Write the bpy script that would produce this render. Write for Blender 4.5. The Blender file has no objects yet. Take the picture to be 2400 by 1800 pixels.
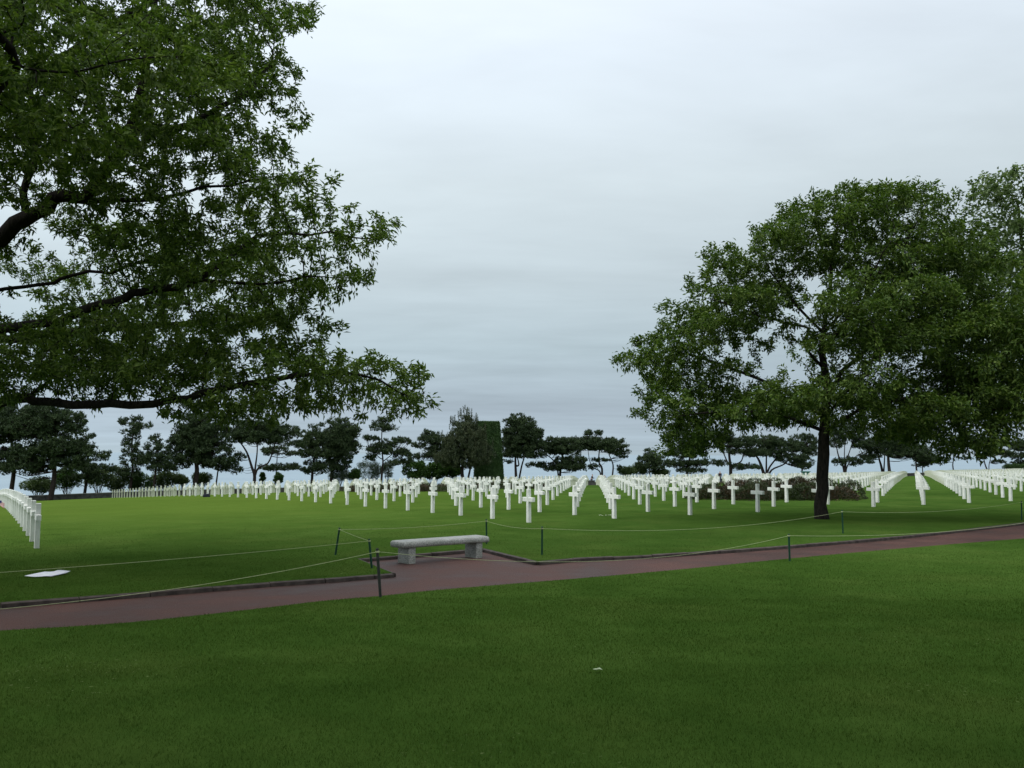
import bpy, math, random
import numpy as np
from mathutils import Vector, kdtree
from mathutils.geometry import delaunay_2d_cdt
R = math.radians
random.seed(7)
rng = np.random.default_rng(11)
sc = bpy.context.scene
C = sc.collection

# ------------------------------------------------------------------ camera
CAMZ = 1.7
F = 2040.0                      # focal length in photo pixels (2400 wide)
PITCH = math.atan(164.5 / F)
ROLL = R(0.30)
cam = bpy.data.cameras.new('camera')
cam.sensor_width = 36.0
cam.lens = F / 2400 * 36
cam.clip_start = 0.1
cam.clip_end = 400000
camo = bpy.data.objects.new('camera', cam)
C.objects.link(camo)
camo.location = (0, 0, CAMZ)
from mathutils import Matrix
camo.rotation_euler = (Matrix.Rotation(R(90) + PITCH, 3, 'X') @ Matrix.Rotation(ROLL, 3, 'Z')).to_euler()
sc.camera = camo

# ------------------------------------------------------------------ light
SUN_EL, SUN_AZ = R(42), R(236)          # azimuth clockwise from +Y
sun = bpy.data.lights.new('sun', 'SUN')
sun.energy = 1.1
sun.angle = R(18)
sun.color = (1.0, 0.96, 0.9)
suno = bpy.data.objects.new('sun', sun)
C.objects.link(suno)
sd = Vector((math.sin(SUN_AZ) * math.cos(SUN_EL), math.cos(SUN_AZ) * math.cos(SUN_EL), math.sin(SUN_EL)))
suno.rotation_euler = sd.to_track_quat('Z', 'Y').to_euler()
suno.location = (-20, -10, 40)

sc.view_settings.view_transform = 'Standard'
sc.view_settings.look = 'None'
sc.view_settings.exposure = 0.0
sc.view_settings.gamma = 1.0
sc.cycles.max_bounces = 6
sc.cycles.transparent_max_bounces = 8


class NT:
    """tiny node-tree helper"""
    def __init__(s, tree):
        s.t = tree
        s.n = tree.nodes
        s.l = tree.links

    def add(s, typ, ins=None, **kw):
        n = s.n.new(typ)
        for k, v in kw.items():
            setattr(n, k, v)
        for k, v in (ins or {}).items():
            s.put(n.inputs[k], v)
        return n

    def put(s, sock, v):
        if isinstance(v, bpy.types.NodeSocket):
            s.l.new(v, sock)
        else:
            sock.default_value = v

    def math(s, op, a, b=0.0, c=0.0, clamp=False):
        n = s.add('ShaderNodeMath', operation=op, use_clamp=clamp)
        for k, v in enumerate((a, b, c)):
            s.put(n.inputs[k], v)
        return n.outputs[0]

    def ramp(s, fac, stops, interp='LINEAR'):
        n = s.add('ShaderNodeValToRGB')
        n.color_ramp.interpolation = interp
        e = n.color_ramp.elements
        e[0].position, e[0].color = stops[0][0], (*stops[0][1], 1)
        e[1].position, e[1].color = stops[-1][0], (*stops[-1][1], 1)
        for p, c in stops[1:-1]:
            x = e.new(p)
            x.color = (*c, 1)
        s.put(n.inputs[0], fac)
        return n.outputs[0]

    def mix(s, fac, a, b, mode='MIX'):
        n = s.add('ShaderNodeMix', data_type='RGBA', blend_type=mode)
        s.put(n.inputs[0], fac)
        s.put(n.inputs[6], a)
        s.put(n.inputs[7], b)
        return n.outputs[2]

    def noise(s, vec, scale, detail=3.0, rough=0.55, dist=0.0):
        n = s.add('ShaderNodeTexNoise', {'Scale': scale, 'Detail': detail, 'Roughness': rough, 'Distortion': dist})
        if vec is not None:
            s.l.new(vec, n.inputs['Vector'])
        return n.outputs[0]


# ------------------------------------------------------------------ overcast sky
world = bpy.data.worlds.new("World")
sc.world = world
world.use_nodes = True
w = NT(world.node_tree)
w.n.clear()
tc = w.add('ShaderNodeTexCoord')
sky = w.add('ShaderNodeTexSky', sky_type='NISHITA', sun_disc=False)
sky.sun_elevation = SUN_EL
sky.sun_rotation = SUN_AZ
sep = w.add('ShaderNodeSeparateXYZ')
w.l.new(tc.outputs['Generated'], sep.inputs[0])
zc = w.math('MAXIMUM', sep.outputs[2], 0.0)
den = w.math('ADD', zc, 0.055)
cx = w.math('DIVIDE', sep.outputs[0], den)
cy = w.math('DIVIDE', sep.outputs[1], den)
cv = w.add('ShaderNodeCombineXYZ')
w.l.new(w.math('MULTIPLY', cx, 0.55), cv.inputs[0])
w.l.new(cy, cv.inputs[1])
n1 = w.noise(cv.outputs[0], 0.62, 5.0, 0.55, 0.6)
n2 = w.noise(cv.outputs[0], 2.2, 4.0, 0.6, 0.3)
base = w.ramp(zc, [(0.0, (0.44, 0.55, 0.62)), (0.018, (0.44, 0.55, 0.64)), (0.05, (0.41, 0.50, 0.585)), (0.12, (0.49, 0.60, 0.66)),
                   (0.2, (0.60, 0.70, 0.75)), (0.3, (0.72, 0.82, 0.87)), (0.42, (0.84, 0.94, 1.03)), (0.52, (0.95, 1.04, 1.13)), (0.66, (1.45, 1.54, 1.64)), (0.85, (2.0, 2.1, 2.2)), (1.0, (2.1, 2.2, 2.3))])
cl = w.math('ADD', w.math('MULTIPLY', w.math('SUBTRACT', n1, 0.5), 0.42), w.math('MULTIPLY', w.math('SUBTRACT', n2, 0.5), 0.20))
# left part of the sky is a touch brighter
side = w.add('ShaderNodeVectorMath', operation='DOT_PRODUCT')
w.l.new(tc.outputs['Generated'], side.inputs[0])
side.inputs[1].default_value = (math.sin(SUN_AZ) * .26, math.cos(SUN_AZ) * .26, 0)
left = w.math('ADD', side.outputs['Value'], 0.13)
fac = w.math('ADD', w.math('ADD', cl, 1.0), left)
mul = w.add('ShaderNodeVectorMath', operation='SCALE')
w.l.new(base, mul.inputs[0])
w.l.new(w.math('MULTIPLY', fac, 10.0), mul.inputs['Scale'])
mx = w.mix(0.94, sky.outputs[0], mul.outputs[0])
bg = w.add('ShaderNodeBackground', {'Strength': 0.1})
w.l.new(mx, bg.inputs[0])
wo = w.add('ShaderNodeOutputWorld')
w.l.new(bg.outputs[0], wo.inputs[0])


# ------------------------------------------------------------------ materials
def mat(name):
    m = bpy.data.materials.new(name)
    m.use_nodes = True
    t = NT(m.node_tree)
    b = m.node_tree.nodes['Principled BSDF']
    return m, t, b


def pos(t):
    return t.add('ShaderNodeNewGeometry').outputs['Position']


def bump(t, b, h, strength, dist):
    n = t.add('ShaderNodeBump', {'Strength': strength, 'Distance': dist})
    t.l.new(h, n.inputs['Height'])
    t.l.new(n.outputs[0], b.inputs['Normal'])


def simple(name, col, rough=0.7, var=0.15, scale=8.0, bmp=0.2, spec=0.3, detail=4.0):
    m, t, b = mat(name)
    tcn = t.add('ShaderNodeTexCoord').outputs['Object']
    n = t.noise(tcn, scale, detail)
    lo = tuple(c * (1 - var) for c in col)
    hi = tuple(c * (1 + var) for c in col)
    t.put(b.inputs['Base Color'], t.ramp(n, [(0.3, lo), (0.7, hi)]))
    b.inputs['Roughness'].default_value = rough
    b.inputs['Specular IOR Level'].default_value = spec
    if bmp:
        bump(t, b, n, bmp, 0.02)
    return m


def foliage(name, lo, mid, hi, trans=0.25, scale=0.8, rough=0.6, spec=0.35):
    """leaf colour varies from leaf to leaf (random per island) and in clumps"""
    m, t, b = mat(name)
    g = t.add('ShaderNodeNewGeometry')
    n = t.noise(g.outputs['Position'], scale, 3.0)
    v = t.math('ADD', t.math('MULTIPLY', g.outputs['Random Per Island'], 0.5), t.math('MULTIPLY', n, 0.5))
    col = t.ramp(v, [(0.2, lo), (0.5, mid), (0.82, hi)])
    t.put(b.inputs['Base Color'], col)
    b.inputs['Roughness'].default_value = rough
    b.inputs['Specular IOR Level'].default_value = spec
    tr = t.add('ShaderNodeBsdfTranslucent')
    t.put(tr.inputs[0], t.mix(1.0, col, (1.1, 1.25, 0.6, 1), 'MULTIPLY'))
    ms = t.add('ShaderNodeMixShader', {0: trans})
    out = m.node_tree.nodes['Material Output']
    t.l.new(b.outputs[0], ms.inputs[1])
    t.l.new(tr.outputs[0], ms.inputs[2])
    t.l.new(ms.outputs[0], out.inputs[0])
    return m


def lawn_mat():
    m, t, b = mat('mown_lawn')
    p = pos(t)
    big = t.noise(p, 0.16, 4.0, 0.6, 0.4)
    midn = t.noise(p, 1.1, 4.0, 0.6)
    fine = t.noise(p, 60.0, 3.0, 0.7)
    speck = t.noise(p, 9.0, 2.0, 0.7)
    v = t.math('ADD', t.math('MULTIPLY', big, 0.45), t.math('ADD', t.math('MULTIPLY', midn, 0.3), t.math('MULTIPLY', fine, 0.25)))
    col = t.ramp(v, [(0.34, (0.025, 0.055, 0.009)), (0.5, (0.041, 0.082, 0.014)), (0.66, (0.064, 0.111, 0.022))])
    # worn yellow-brown strip that runs along the kerb of the path
    dry = t.ramp(t.noise(p, 0.5, 4.0), [(0.50, (0, 0, 0)), (0.66, (1, 1, 1))])
    col = t.mix(t.math('MULTIPLY', dry, 0.12), col, (0.12, 0.13, 0.035, 1))
    # the open lawn to the back left is a lighter, yellower grass
    sp = t.add('ShaderNodeSeparateXYZ')
    t.l.new(p, sp.inputs[0])
    fy = t.math('MULTIPLY', t.math('SUBTRACT', sp.outputs[1], 19.0), 0.05, clamp=True)
    fx = t.math('MULTIPLY', t.math('SUBTRACT', 4.0, sp.outputs[0]), 0.06, clamp=True)
    col = t.mix(t.math('MULTIPLY', t.math('MULTIPLY', fy, fx), 0.55), col, (0.088, 0.132, 0.020, 1))
    # clover and daisy specks
    fl = t.ramp(t.noise(p, 26.0, 1.0, 0.5), [(0.70, (0, 0, 0)), (0.76, (1, 1, 1))])
    fz = t.ramp(t.noise(p, 0.35, 2.0), [(0.52, (0, 0, 0)), (0.62, (1, 1, 1))])
    col = t.mix(t.math('MULTIPLY', t.math('MULTIPLY', fl, fz), 0.45), col, (0.34, 0.38, 0.18, 1))
    t.put(b.inputs['Base Color'], col)
    b.inputs['Roughness'].default_value = 1.0
    b.inputs['Specular IOR Level'].default_value = 0.0
    bump(t, b, t.math('ADD', fine, speck), 0.6, 0.03)
    return m


def path_mat():
    m, t, b = mat('red_brown_asphalt')
    p = pos(t)
    fine = t.noise(p, 95.0, 2.0, 0.8)
    big = t.noise(p, 0.9, 4.0, 0.55)
    grain = t.ramp(fine, [(0.3, (0.038, 0.017, 0.0135)), (0.5, (0.068, 0.033, 0.027)), (0.72, (0.140, 0.088, 0.073))])
    damp = t.ramp(big, [(0.35, (0.62, 0.60, 0.60)), (0.65, (1.15, 1.12, 1.12))])
    t.put(b.inputs['Base Color'], t.mix(1.0, grain, damp, 'MULTIPLY'))
    t.put(b.inputs['Roughness'], t.ramp(big, [(0.35, (0.6,) * 3), (0.65, (0.85,) * 3)]))
    b.inputs['Specular IOR Level'].default_value = 0.15
    bump(t, b, fine, 0.7, 0.006)
    return m


def granite_mat():
    m, t, b = mat('speckled_granite')
    o = t.add('ShaderNodeTexCoord').outputs['Object']
    v = t.add('ShaderNodeTexVoronoi', {'Scale': 75.0})
    t.l.new(o, v.inputs['Vector'])
    g = t.ramp(v.outputs['Color'], [(0.15, (0.16, 0.16, 0.15)), (0.4, (0.27, 0.27, 0.25)), (0.6, (0.34, 0.34, 0.315)), (0.9, (0.46, 0.455, 0.425))])
    n = t.noise(o, 3.5, 5.0, 0.65)
    st = t.ramp(n, [(0.35, (0.64, 0.66, 0.61)), (0.6, (0.94, 0.94, 0.92))])
    t.put(b.inputs['Base Color'], t.mix(1.0, g, st, 'MULTIPLY'))
    b.inputs['Roughness'].default_value = 0.55
    bump(t, b, t.noise(o, 60.0, 3.0), 0.5, 0.004)
    return m


def marble_mat():
    m, t, b = mat('white_marble')
    o = t.add('ShaderNodeTexCoord').outputs['Object']
    gi = t.add('ShaderNodeObjectInfo')
    n = t.noise(o, 5.0, 5.0, 0.6, 1.0)
    col = t.ramp(n, [(0.25, (0.64, 0.64, 0.58)), (0.6, (0.79, 0.79, 0.745))])
    # every stone has weathered a little differently
    col = t.mix(gi.outputs['Random'], col, t.mix(1.0, col, (0.84, 0.86, 0.84, 1), 'MULTIPLY'))
    # splashed grime just above the grass
    sp = t.add('ShaderNodeSeparateXYZ')
    t.l.new(o, sp.inputs[0])
    low = t.math('MULTIPLY', t.math('SUBTRACT', 0.22, sp.outputs[2], clamp=True), t.math('MULTIPLY', n, 2.2), clamp=True)
    col = t.mix(low, col, (0.42, 0.44, 0.33, 1))
    t.put(b.inputs['Base Color'], col)
    b.inputs['Roughness'].default_value = 0.55
    b.inputs['Specular IOR Level'].default_value = 0.35
    return m


def bark_mat(name, lo, hi):
    m, t, b = mat(name)
    p = pos(t)
    mp = t.add('ShaderNodeMapping')
    mp.inputs['Scale'].default_value = (1, 1, 0.28)
    t.l.new(p, mp.inputs[0])
    n = t.noise(mp.outputs[0], 16.0, 5.0, 0.65, 0.5)
    t.put(b.inputs['Base Color'], t.ramp(n, [(0.35, lo), (0.68, hi)]))
    b.inputs['Roughness'].default_value = 0.95
    b.inputs['Specular IOR Level'].default_value = 0.1
    bump(t, b, n, 0.9, 0.04)
    return m


def sea_mat():
    m, t, b = mat('sea_water')
    p = pos(t)
    mp = t.add('ShaderNodeMapping')
    mp.inputs['Scale'].default_value = (0.0006, 0.004, 1)
    t.l.new(p, mp.inputs[0])
    n = t.noise(mp.outputs[0], 1.0, 5.0, 0.6, 0.5)
    n2 = t.noise(p, 0.03, 4.0, 0.65)
    col = t.ramp(n, [(0.3, (0.165, 0.225, 0.265)), (0.7, (0.195, 0.26, 0.295))])
    t.put(b.inputs['Base Color'], col)
    b.inputs['Roughness'].default_value = 0.55
    b.inputs['Specular IOR Level'].default_value = 0.35
    bump(t, b, n2, 0.5, 3.0)
    return m


M = {}
M['lawn'] = lawn_mat()
M['path'] = path_mat()
M['granite'] = granite_mat()
M['marble'] = marble_mat()
M['kerb'] = simple('kerb_concrete', (0.052, 0.041, 0.035), 0.9, 0.5, 7.0, 0.4)
M['oakbark'] = bark_mat('oak_bark', (0.008, 0.0075, 0.0065), (0.030, 0.026, 0.021))
M['pinebark'] = bark_mat('pine_bark', (0.014, 0.011, 0.010), (0.050, 0.040, 0.034))
M['oakleaf'] = foliage('oak_leaf', (0.033, 0.062, 0.011), (0.076, 0.128, 0.022), (0.160, 0.215, 0.050), 0.36, 0.8, 0.6, 0.18)
M['oakleaf_b'] = foliage('oak_leaf_deep', (0.026, 0.052, 0.009), (0.060, 0.106, 0.017), (0.132, 0.182, 0.036), 0.32, 0.8, 0.6, 0.18)
M['paleleaf'] = foliage('pale_leaf', (0.040, 0.070, 0.020), (0.085, 0.130, 0.042), (0.180, 0.225, 0.110), 0.30, 0.8, 0.6, 0.2)
M['pine'] = foliage('pine_needles', (0.013, 0.025, 0.010), (0.028, 0.049, 0.019), (0.068, 0.098, 0.036), 0.10, 0.5, 0.6, 0.2)
M['pinelight'] = foliage('young_pine_needles', (0.016, 0.030, 0.012), (0.036, 0.054, 0.022), (0.095, 0.105, 0.048), 0.12, 0.5)
M['hedge'] = foliage('clipped_hedge_leaf', (0.016, 0.042, 0.009), (0.031, 0.074, 0.014), (0.054, 0.110, 0.022), 0.12, 0.6)
M['bush'] = foliage('bush_leaf', (0.030, 0.055, 0.016), (0.060, 0.095, 0.030), (0.110, 0.145, 0.050), 0.20, 0.6)
M['brightbush'] = foliage('bright_bush_leaf', (0.018, 0.048, 0.010), (0.036, 0.085, 0.016), (0.075, 0.140, 0.030), 0.25, 0.6)
M['tamarisk'] = foliage('grey_green_spray', (0.055, 0.085, 0.060), (0.085, 0.120, 0.085), (0.140, 0.175, 0.125), 0.15, 0.6)
M['heath'] = foliage('heath_foliage', (0.017, 0.019, 0.008), (0.040, 0.034, 0.014), (0.105, 0.052, 0.028), 0.10, 1.1)
M['heathgreen'] = foliage('heath_foliage_green', (0.016, 0.030, 0.009), (0.034, 0.054, 0.016), (0.068, 0.088, 0.030), 0.12, 1.1)
M['grass'] = foliage('grass_blade', (0.017, 0.044, 0.006), (0.036, 0.073, 0.010), (0.084, 0.124, 0.024), 0.12, 0.35, 1.0, 0.0)
M['post'] = simple('green_painted_post', (0.007, 0.042, 0.024), 0.5, 0.25, 14.0, 0.1, 0.2)
M['postbrown'] = simple('dark_weathered_post', (0.022, 0.026, 0.021), 0.7, 0.35, 14.0, 0.2)
M['rope'] = simple('pale_cord', (0.36, 0.39, 0.22), 0.85, 0.2, 40.0, 0.0)
M['wall'] = simple('dark_stone', (0.050, 0.050, 0.045), 0.95, 0.5, 3.0, 0.6)
M['coping'] = simple('grey_coping', (0.15, 0.15, 0.135), 0.9, 0.3, 3.0, 0.3)
M['darkcloth'] = simple('dark_cloth', (0.012, 0.014, 0.022), 0.9, 0.3, 20.0, 0.0)
M['jeans'] = simple('blue_cloth', (0.02, 0.03, 0.055), 0.9, 0.3, 20.0, 0.0)
M['skin'] = simple('skin', (0.35, 0.2, 0.14), 0.6, 0.1, 20.0, 0.0)
M['hair'] = simple('dark_hair', (0.02, 0.015, 0.012), 0.7, 0.2, 20.0, 0.0)
M['paper'] = simple('white_paper', (0.74, 0.75, 0.80), 0.8, 0.03, 6.0, 0.0)
M['soil'] = simple('cliff_soil', (0.06, 0.075, 0.03), 0.95, 0.4, 0.3, 0.3)
M['sea'] = sea_mat()
M['petal'] = simple('white_petals', (0.75, 0.76, 0.62), 0.7, 0.1, 30.0, 0.0)
M['yellow'] = simple('yellow_petals', (0.55, 0.45, 0.06), 0.7, 0.1, 30.0, 0.0)
M['leafpale'] = simple('fallen_leaf', (0.42, 0.50, 0.30), 0.7, 0.25, 40.0, 0.1)
M['green_box'] = simple('green_painted_metal', (0.05, 0.16, 0.12), 0.6, 0.15, 3.0, 0.0)
M['redcloth'] = simple('red_cloth', (0.45, 0.04, 0.05), 0.8, 0.1, 20.0, 0.0)
M['whitecloth'] = simple('white_cloth', (0.72, 0.70, 0.70), 0.8, 0.05, 20.0, 0.0)
M['bluecloth'] = simple('blue_cotton', (0.02, 0.03, 0.14), 0.8, 0.1, 20.0, 0.0)


# ------------------------------------------------------------------ mesh helpers
def mesh_np(name, V, faces, m, parent=None, smooth=False):
    """V (n,3) array; faces = list of arrays (k,3)/(k,4)"""
    me = bpy.data.meshes.new(name)
    V = np.asarray(V, dtype=np.float32)
    if isinstance(faces, np.ndarray):
        faces = [faces]
    nl = sum(f.size for f in faces)
    nf = sum(len(f) for f in faces)
    me.vertices.add(len(V))
    me.vertices.foreach_set('co', V.ravel())
    me.loops.add(nl)
    me.loops.foreach_set('vertex_index', np.concatenate([f.ravel() for f in faces]).astype(np.int32))
    me.polygons.add(nf)
    tot = np.concatenate([np.full(len(f), f.shape[1]) for f in faces]).astype(np.int32)
    st = np.concatenate([[0], np.cumsum(tot)[:-1]]).astype(np.int32)
    me.polygons.foreach_set('loop_start', st)
    me.polygons.foreach_set('loop_total', tot)
    if smooth:
        me.polygons.foreach_set('use_smooth', np.ones(nf, dtype=bool))
    me.update(calc_edges=True)
    me.validate()
    o = bpy.data.objects.new(name, me)
    C.objects.link(o)
    ms = m if isinstance(m, (list, tuple)) else [m]
    for q in ms:
        me.materials.append(q)
    if parent:
        o.parent = parent
    return o


class MB:
    """collects simple pieces into ONE mesh"""
    def __init__(s):
        s.v = []
        s.f = []

    def raw(s, vs, fs):
        k = len(s.v)
        s.v += [tuple(q) for q in vs]
        s.f += [[i + k for i in f] for f in fs]

    def box(s, x0, x1, y0, y1, z0, z1, fn=None):
        vs = [(x, y, z) for z in (z0, z1) for y in (y0, y1) for x in (x0, x1)]
        if fn:
            vs = [fn(q) for q in vs]
        s.raw(vs, [(0, 2, 3, 1), (4, 5, 7, 6), (0, 1, 5, 4), (2, 6, 7, 3), (0, 4, 6, 2), (1, 3, 7, 5)])

    def tube(s, pts, rads, n=8, cap=True):
        k = len(s.v)
        pts = [Vector(q) for q in pts]
        prev = None
        for i, q in enumerate(pts):
            d = (pts[min(i + 1, len(pts) - 1)] - pts[max(i - 1, 0)])
            d = d.normalized() if d.length > 1e-9 else Vector((0, 0, 1))
            if prev is None:
                a = d.orthogonal().normalized()
            else:
                a = (prev - d * prev.dot(d))
                a = a.normalized() if a.length > 1e-6 else d.orthogonal().normalized()
            prev = a
            b = d.cross(a)
            r = rads[i] if isinstance(rads, (list, tuple)) else rads
            for j in range(n):
                an = 2 * math.pi * j / n
                s.v.append(tuple(q + (a * math.cos(an) + b * math.sin(an)) * r))
        for i in range(len(pts) - 1):
            for j in range(n):
                j2 = (j + 1) % n
                s.f.append([k + i * n + j, k + i * n + j2, k + (i + 1) * n + j2, k + (i + 1) * n + j])
        if cap:
            s.f.append([k + j for j in range(n)][::-1])
            s.f.append([k + (len(pts) - 1) * n + j for j in range(n)])

    def build(s, name, m, parent=None, smooth=False, bevel=0.0, seg=2):
        me = bpy.data.meshes.new(name)
        me.from_pydata(s.v, [], s.f)
        if smooth:
            for p in me.polygons:
                p.use_smooth = True
        for q in (m if isinstance(m, (list, tuple)) else [m]):
            me.materials.append(q)
        o = bpy.data.objects.new(name, me)
        C.objects.link(o)
        if parent:
            o.parent = parent
        if bevel:
            b = o.modifiers.new('bevel', 'BEVEL')
            b.width = bevel
            b.segments = seg
            b.limit_method = 'ANGLE'
        return o


def tag(o, label=None, cat=None, group=None, kind=None):
    if label:
        o['label'] = label
    if cat:
        o['category'] = cat
    if group:
        o['group'] = group
    if kind:
        o['kind'] = kind
    return o


def empty(name, loc, rz=0.0):
    o = bpy.data.objects.new(name, None)
    C.objects.link(o)
    o.location = loc
    o.rotation_euler = (0, 0, rz)
    return o


# ------------------------------------------------------------------ lie of the land
# the graves stand on one lattice: U runs back along a row, V from row to row
TH = R(-31.1213)
LA, LB = 2.3530, 3.4684
OX, OY = 0.5647, 28.359
UX, UY = math.sin(TH), math.cos(TH)
VX, VY = math.cos(TH), -math.sin(TH)


def lat(i, j):
    return OX + i * LA * UX + j * LB * VX, OY + i * LA * UY + j * LB * VY


DI = np.array([-80, -4, 0, 3, 5, 9, 12, 17, 22, 28, 36, 44, 52, 60, 68, 74, 90, 400.])
DD = np.array([0, 0, .05, .17, .26, .44, .65, 1.0, 1.45, 2.12, 3.05, 3.93, 4.8, 6.1, 9.2, 22., 62., 62.])
_xi = np.linspace(-80, 400, 4801)
_yd = np.interp(_xi, DI, DD)
_k = np.ones(41) / 41
_yd = np.convolve(np.pad(_yd, 20, mode='edge'), _k, mode='valid')


def ground(x, y):
    x = np.asarray(x, dtype=float)
    y = np.asarray(y, dtype=float)
    dx, dy = x - OX, y - OY
    i = (dx * UX + dy * UY) / LA
    j = (dx * VX + dy * VY) / LB
    jp = np.clip(j, 0, None)
    jn = np.clip(-j, 0, None)
    delta = 3.5 * (1 - np.exp(-jp / 5)) + np.clip(jp - 22, 0, 60) * 0.33 - 0.8 * np.minimum(jn, 6.0)
    delta = delta * np.clip((75 - i) / 20, 0, 1)
    drop = np.interp(i - delta, _xi, _yd)
    s = np.clip((y - 3) / 16.0, 0, 1)
    s = s * s * (3 - 2 * s)
    return CAMZ - (1.66 + 0.47 * s + drop)


def gz(x, y):
    return float(ground(x, y))


def ray(px, py):
    u, v = (px - 1200) / F, -(py - 900) / F
    c, s = math.cos(ROLL), math.sin(ROLL)
    u, v = u * c - v * s, u * s + v * c
    d = Vector((u, math.cos(PITCH) - v * math.sin(PITCH), math.sin(PITCH) + v * math.cos(PITCH)))
    return d / d.y


def at(px, py, dz=0.0):
    """ground point seen at a point of the photograph"""
    d = ray(px, py)
    y0, y1 = 1.5, 400.0
    prev = y0
    yy = y0
    while yy < y1:
        if CAMZ + d.z * yy <= gz(d.x * yy, yy) + dz:
            lo, hi = prev, yy
            for _ in range(30):
                mi = (lo + hi) / 2
                if CAMZ + d.z * mi <= gz(d.x * mi, mi) + dz:
                    hi = mi
                else:
                    lo = mi
            return Vector((d.x * hi, hi, gz(d.x * hi, hi)))
        prev = yy
        yy *= 1.02
    return Vector((d.x * y1, y1, gz(d.x * y1, y1)))


def onray(px, py, Y):
    d = ray(px, py)
    return Vector((d.x * Y, Y, CAMZ + d.z * Y))


# ------------------------------------------------------------------ path outline in plan
def smooth_line(P, n=6):
    out = []
    P = [Vector(p[:2]) for p in P]
    for k in range(len(P) - 1):
        p0, p1, p2, p3 = P[max(k - 1, 0)], P[k], P[k + 1], P[min(k + 2, len(P) - 1)]
        for q in range(n):
            t = q / n
            out.append(0.5 * ((2 * p1) + (p2 - p0) * t + (2 * p0 - 5 * p1 + 4 * p2 - p3) * t * t + (3 * p1 - p0 - 3 * p2 + p3) * t ** 3))
    out.append(P[-1])
    return out


def ext(P, d):
    a, b = P[-2], P[-1]
    return b + (b - a).normalized() * d


farL = [at(x, y) for x, y in ((919.5, 1342.7), (750, 1356), (600, 1366), (400, 1382), (200, 1397), (0, 1411.6))]
farR = [at(x, y) for x, y in ((1260, 1315.6), (1350, 1307.5), (1519, 1300), (1736, 1285.7), (1953, 1269.4), (2170, 1250), (2400, 1224))]
near = [at(x, y) for x, y in ((0, 1477.7), (298, 1459), (600, 1427), (750, 1409), (888, 1397), (1043, 1381), (1350, 1356), (1600, 1334), (1844, 1309.5), (2170, 1280.3), (2400, 1262))]
farL = smooth_line(farL, 4)
farR = smooth_line(farR, 4)
near = smooth_line(near, 4)
farL.append(ext(farL, 45.0))
farR.append(ext(farR, 60.0))
near = [ext(near[::-1], 45.0)] + near + [ext(near, 60.0)]
K2 = at(836.8, 1308.8).xy
K3 = at(1135, 1285).xy
far_line = [Vector(p[:2]) for p in farL[::-1]] + [K2, K3] + [Vector(p[:2]) for p in farR]
near_line = [Vector(p[:2]) for p in near]
outline = far_line + near_line[::-1]
PATH_D = 0.075


def grid_pts():
    pts = []
    def rows(x0, x1, y0, y1, sx, sy):
        for y in np.arange(y0, y1, sy):
            for x in np.arange(x0, x1, sx):
                pts.append((x, y))
    rows(-22, 26, 1, 34, 0.6, 0.6)
    rows(-60, 70, 34, 70, 2, 2)
    rows(-60, -22, 1, 34, 2, 2)
    rows(26, 70, 1, 34, 2, 2)
    rows(-60, 70, -30, 1, 4, 4)
    rows(-150, 260, 70, 300, 4, 4)
    rows(-150, -60, -30, 70, 5, 5)
    rows(70, 260, -30, 70, 5, 5)
    return pts


def inside(px, py, poly):
    px = np.asarray(px)
    py = np.asarray(py)
    r = np.zeros(px.shape, bool)
    n = len(poly)
    for k in range(n):
        x1, y1 = poly[k]
        x2, y2 = poly[(k + 1) % n]
        c = ((y1 > py) != (y2 > py))
        with np.errstate(divide='ignore', invalid='ignore'):
            xx = (x2 - x1) * (py - y1) / (y2 - y1 + 1e-12) + x1
        r ^= c & (px < xx)
    return r


gp = grid_pts()
np_out = len(outline)
verts = [Vector(p) for p in outline] + [Vector(p) for p in gp]
edges = [(k, (k + 1) % np_out) for k in range(np_out)]
vo, eo, fo, *_ = delaunay_2d_cdt(verts, edges, [], 0, 1e-4)
vo = np.array([(v.x, v.y) for v in vo])
fo = np.array([f for f in fo if len(f) == 3])
cen = vo[fo].mean(axis=1)
ins = inside(cen[:, 0], cen[:, 1], [tuple(p) for p in outline])
vz = ground(vo[:, 0], vo[:, 1])


def submesh(name, sel, dz, m):
    f = fo[sel]
    used = np.unique(f)
    mp = -np.ones(len(vo), int)
    mp[used] = np.arange(len(used))
    return mesh_np(name, np.column_stack([vo[used], vz[used] + dz]), mp[f], m, smooth=True)


lawn = tag(submesh('lawn', ~ins, 0.0, M['lawn']), 'mown green lawn rolling away under the graves and trees', 'lawn', kind='structure')
pathm = tag(submesh('path', ins, -PATH_D, M['path']), 'red brown asphalt path running across in front of the bench', 'path', kind='structure')

# vertical edge of the turf along both sides of the path
mb = MB()
for line in (near_line, far_line):
    for a, b in zip(line[:-1], line[1:]):
        za, zb = gz(*a), gz(*b)
        mb.raw([(a.x, a.y, za), (b.x, b.y, zb), (b.x, b.y, zb - 0.3), (a.x, a.y, za - 0.3)], [(0, 1, 2, 3)])
tag(mb.build('turf_edge', M['soil']), 'cut earth edge of the lawn along the path', 'lawn edge', kind='structure')

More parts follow.
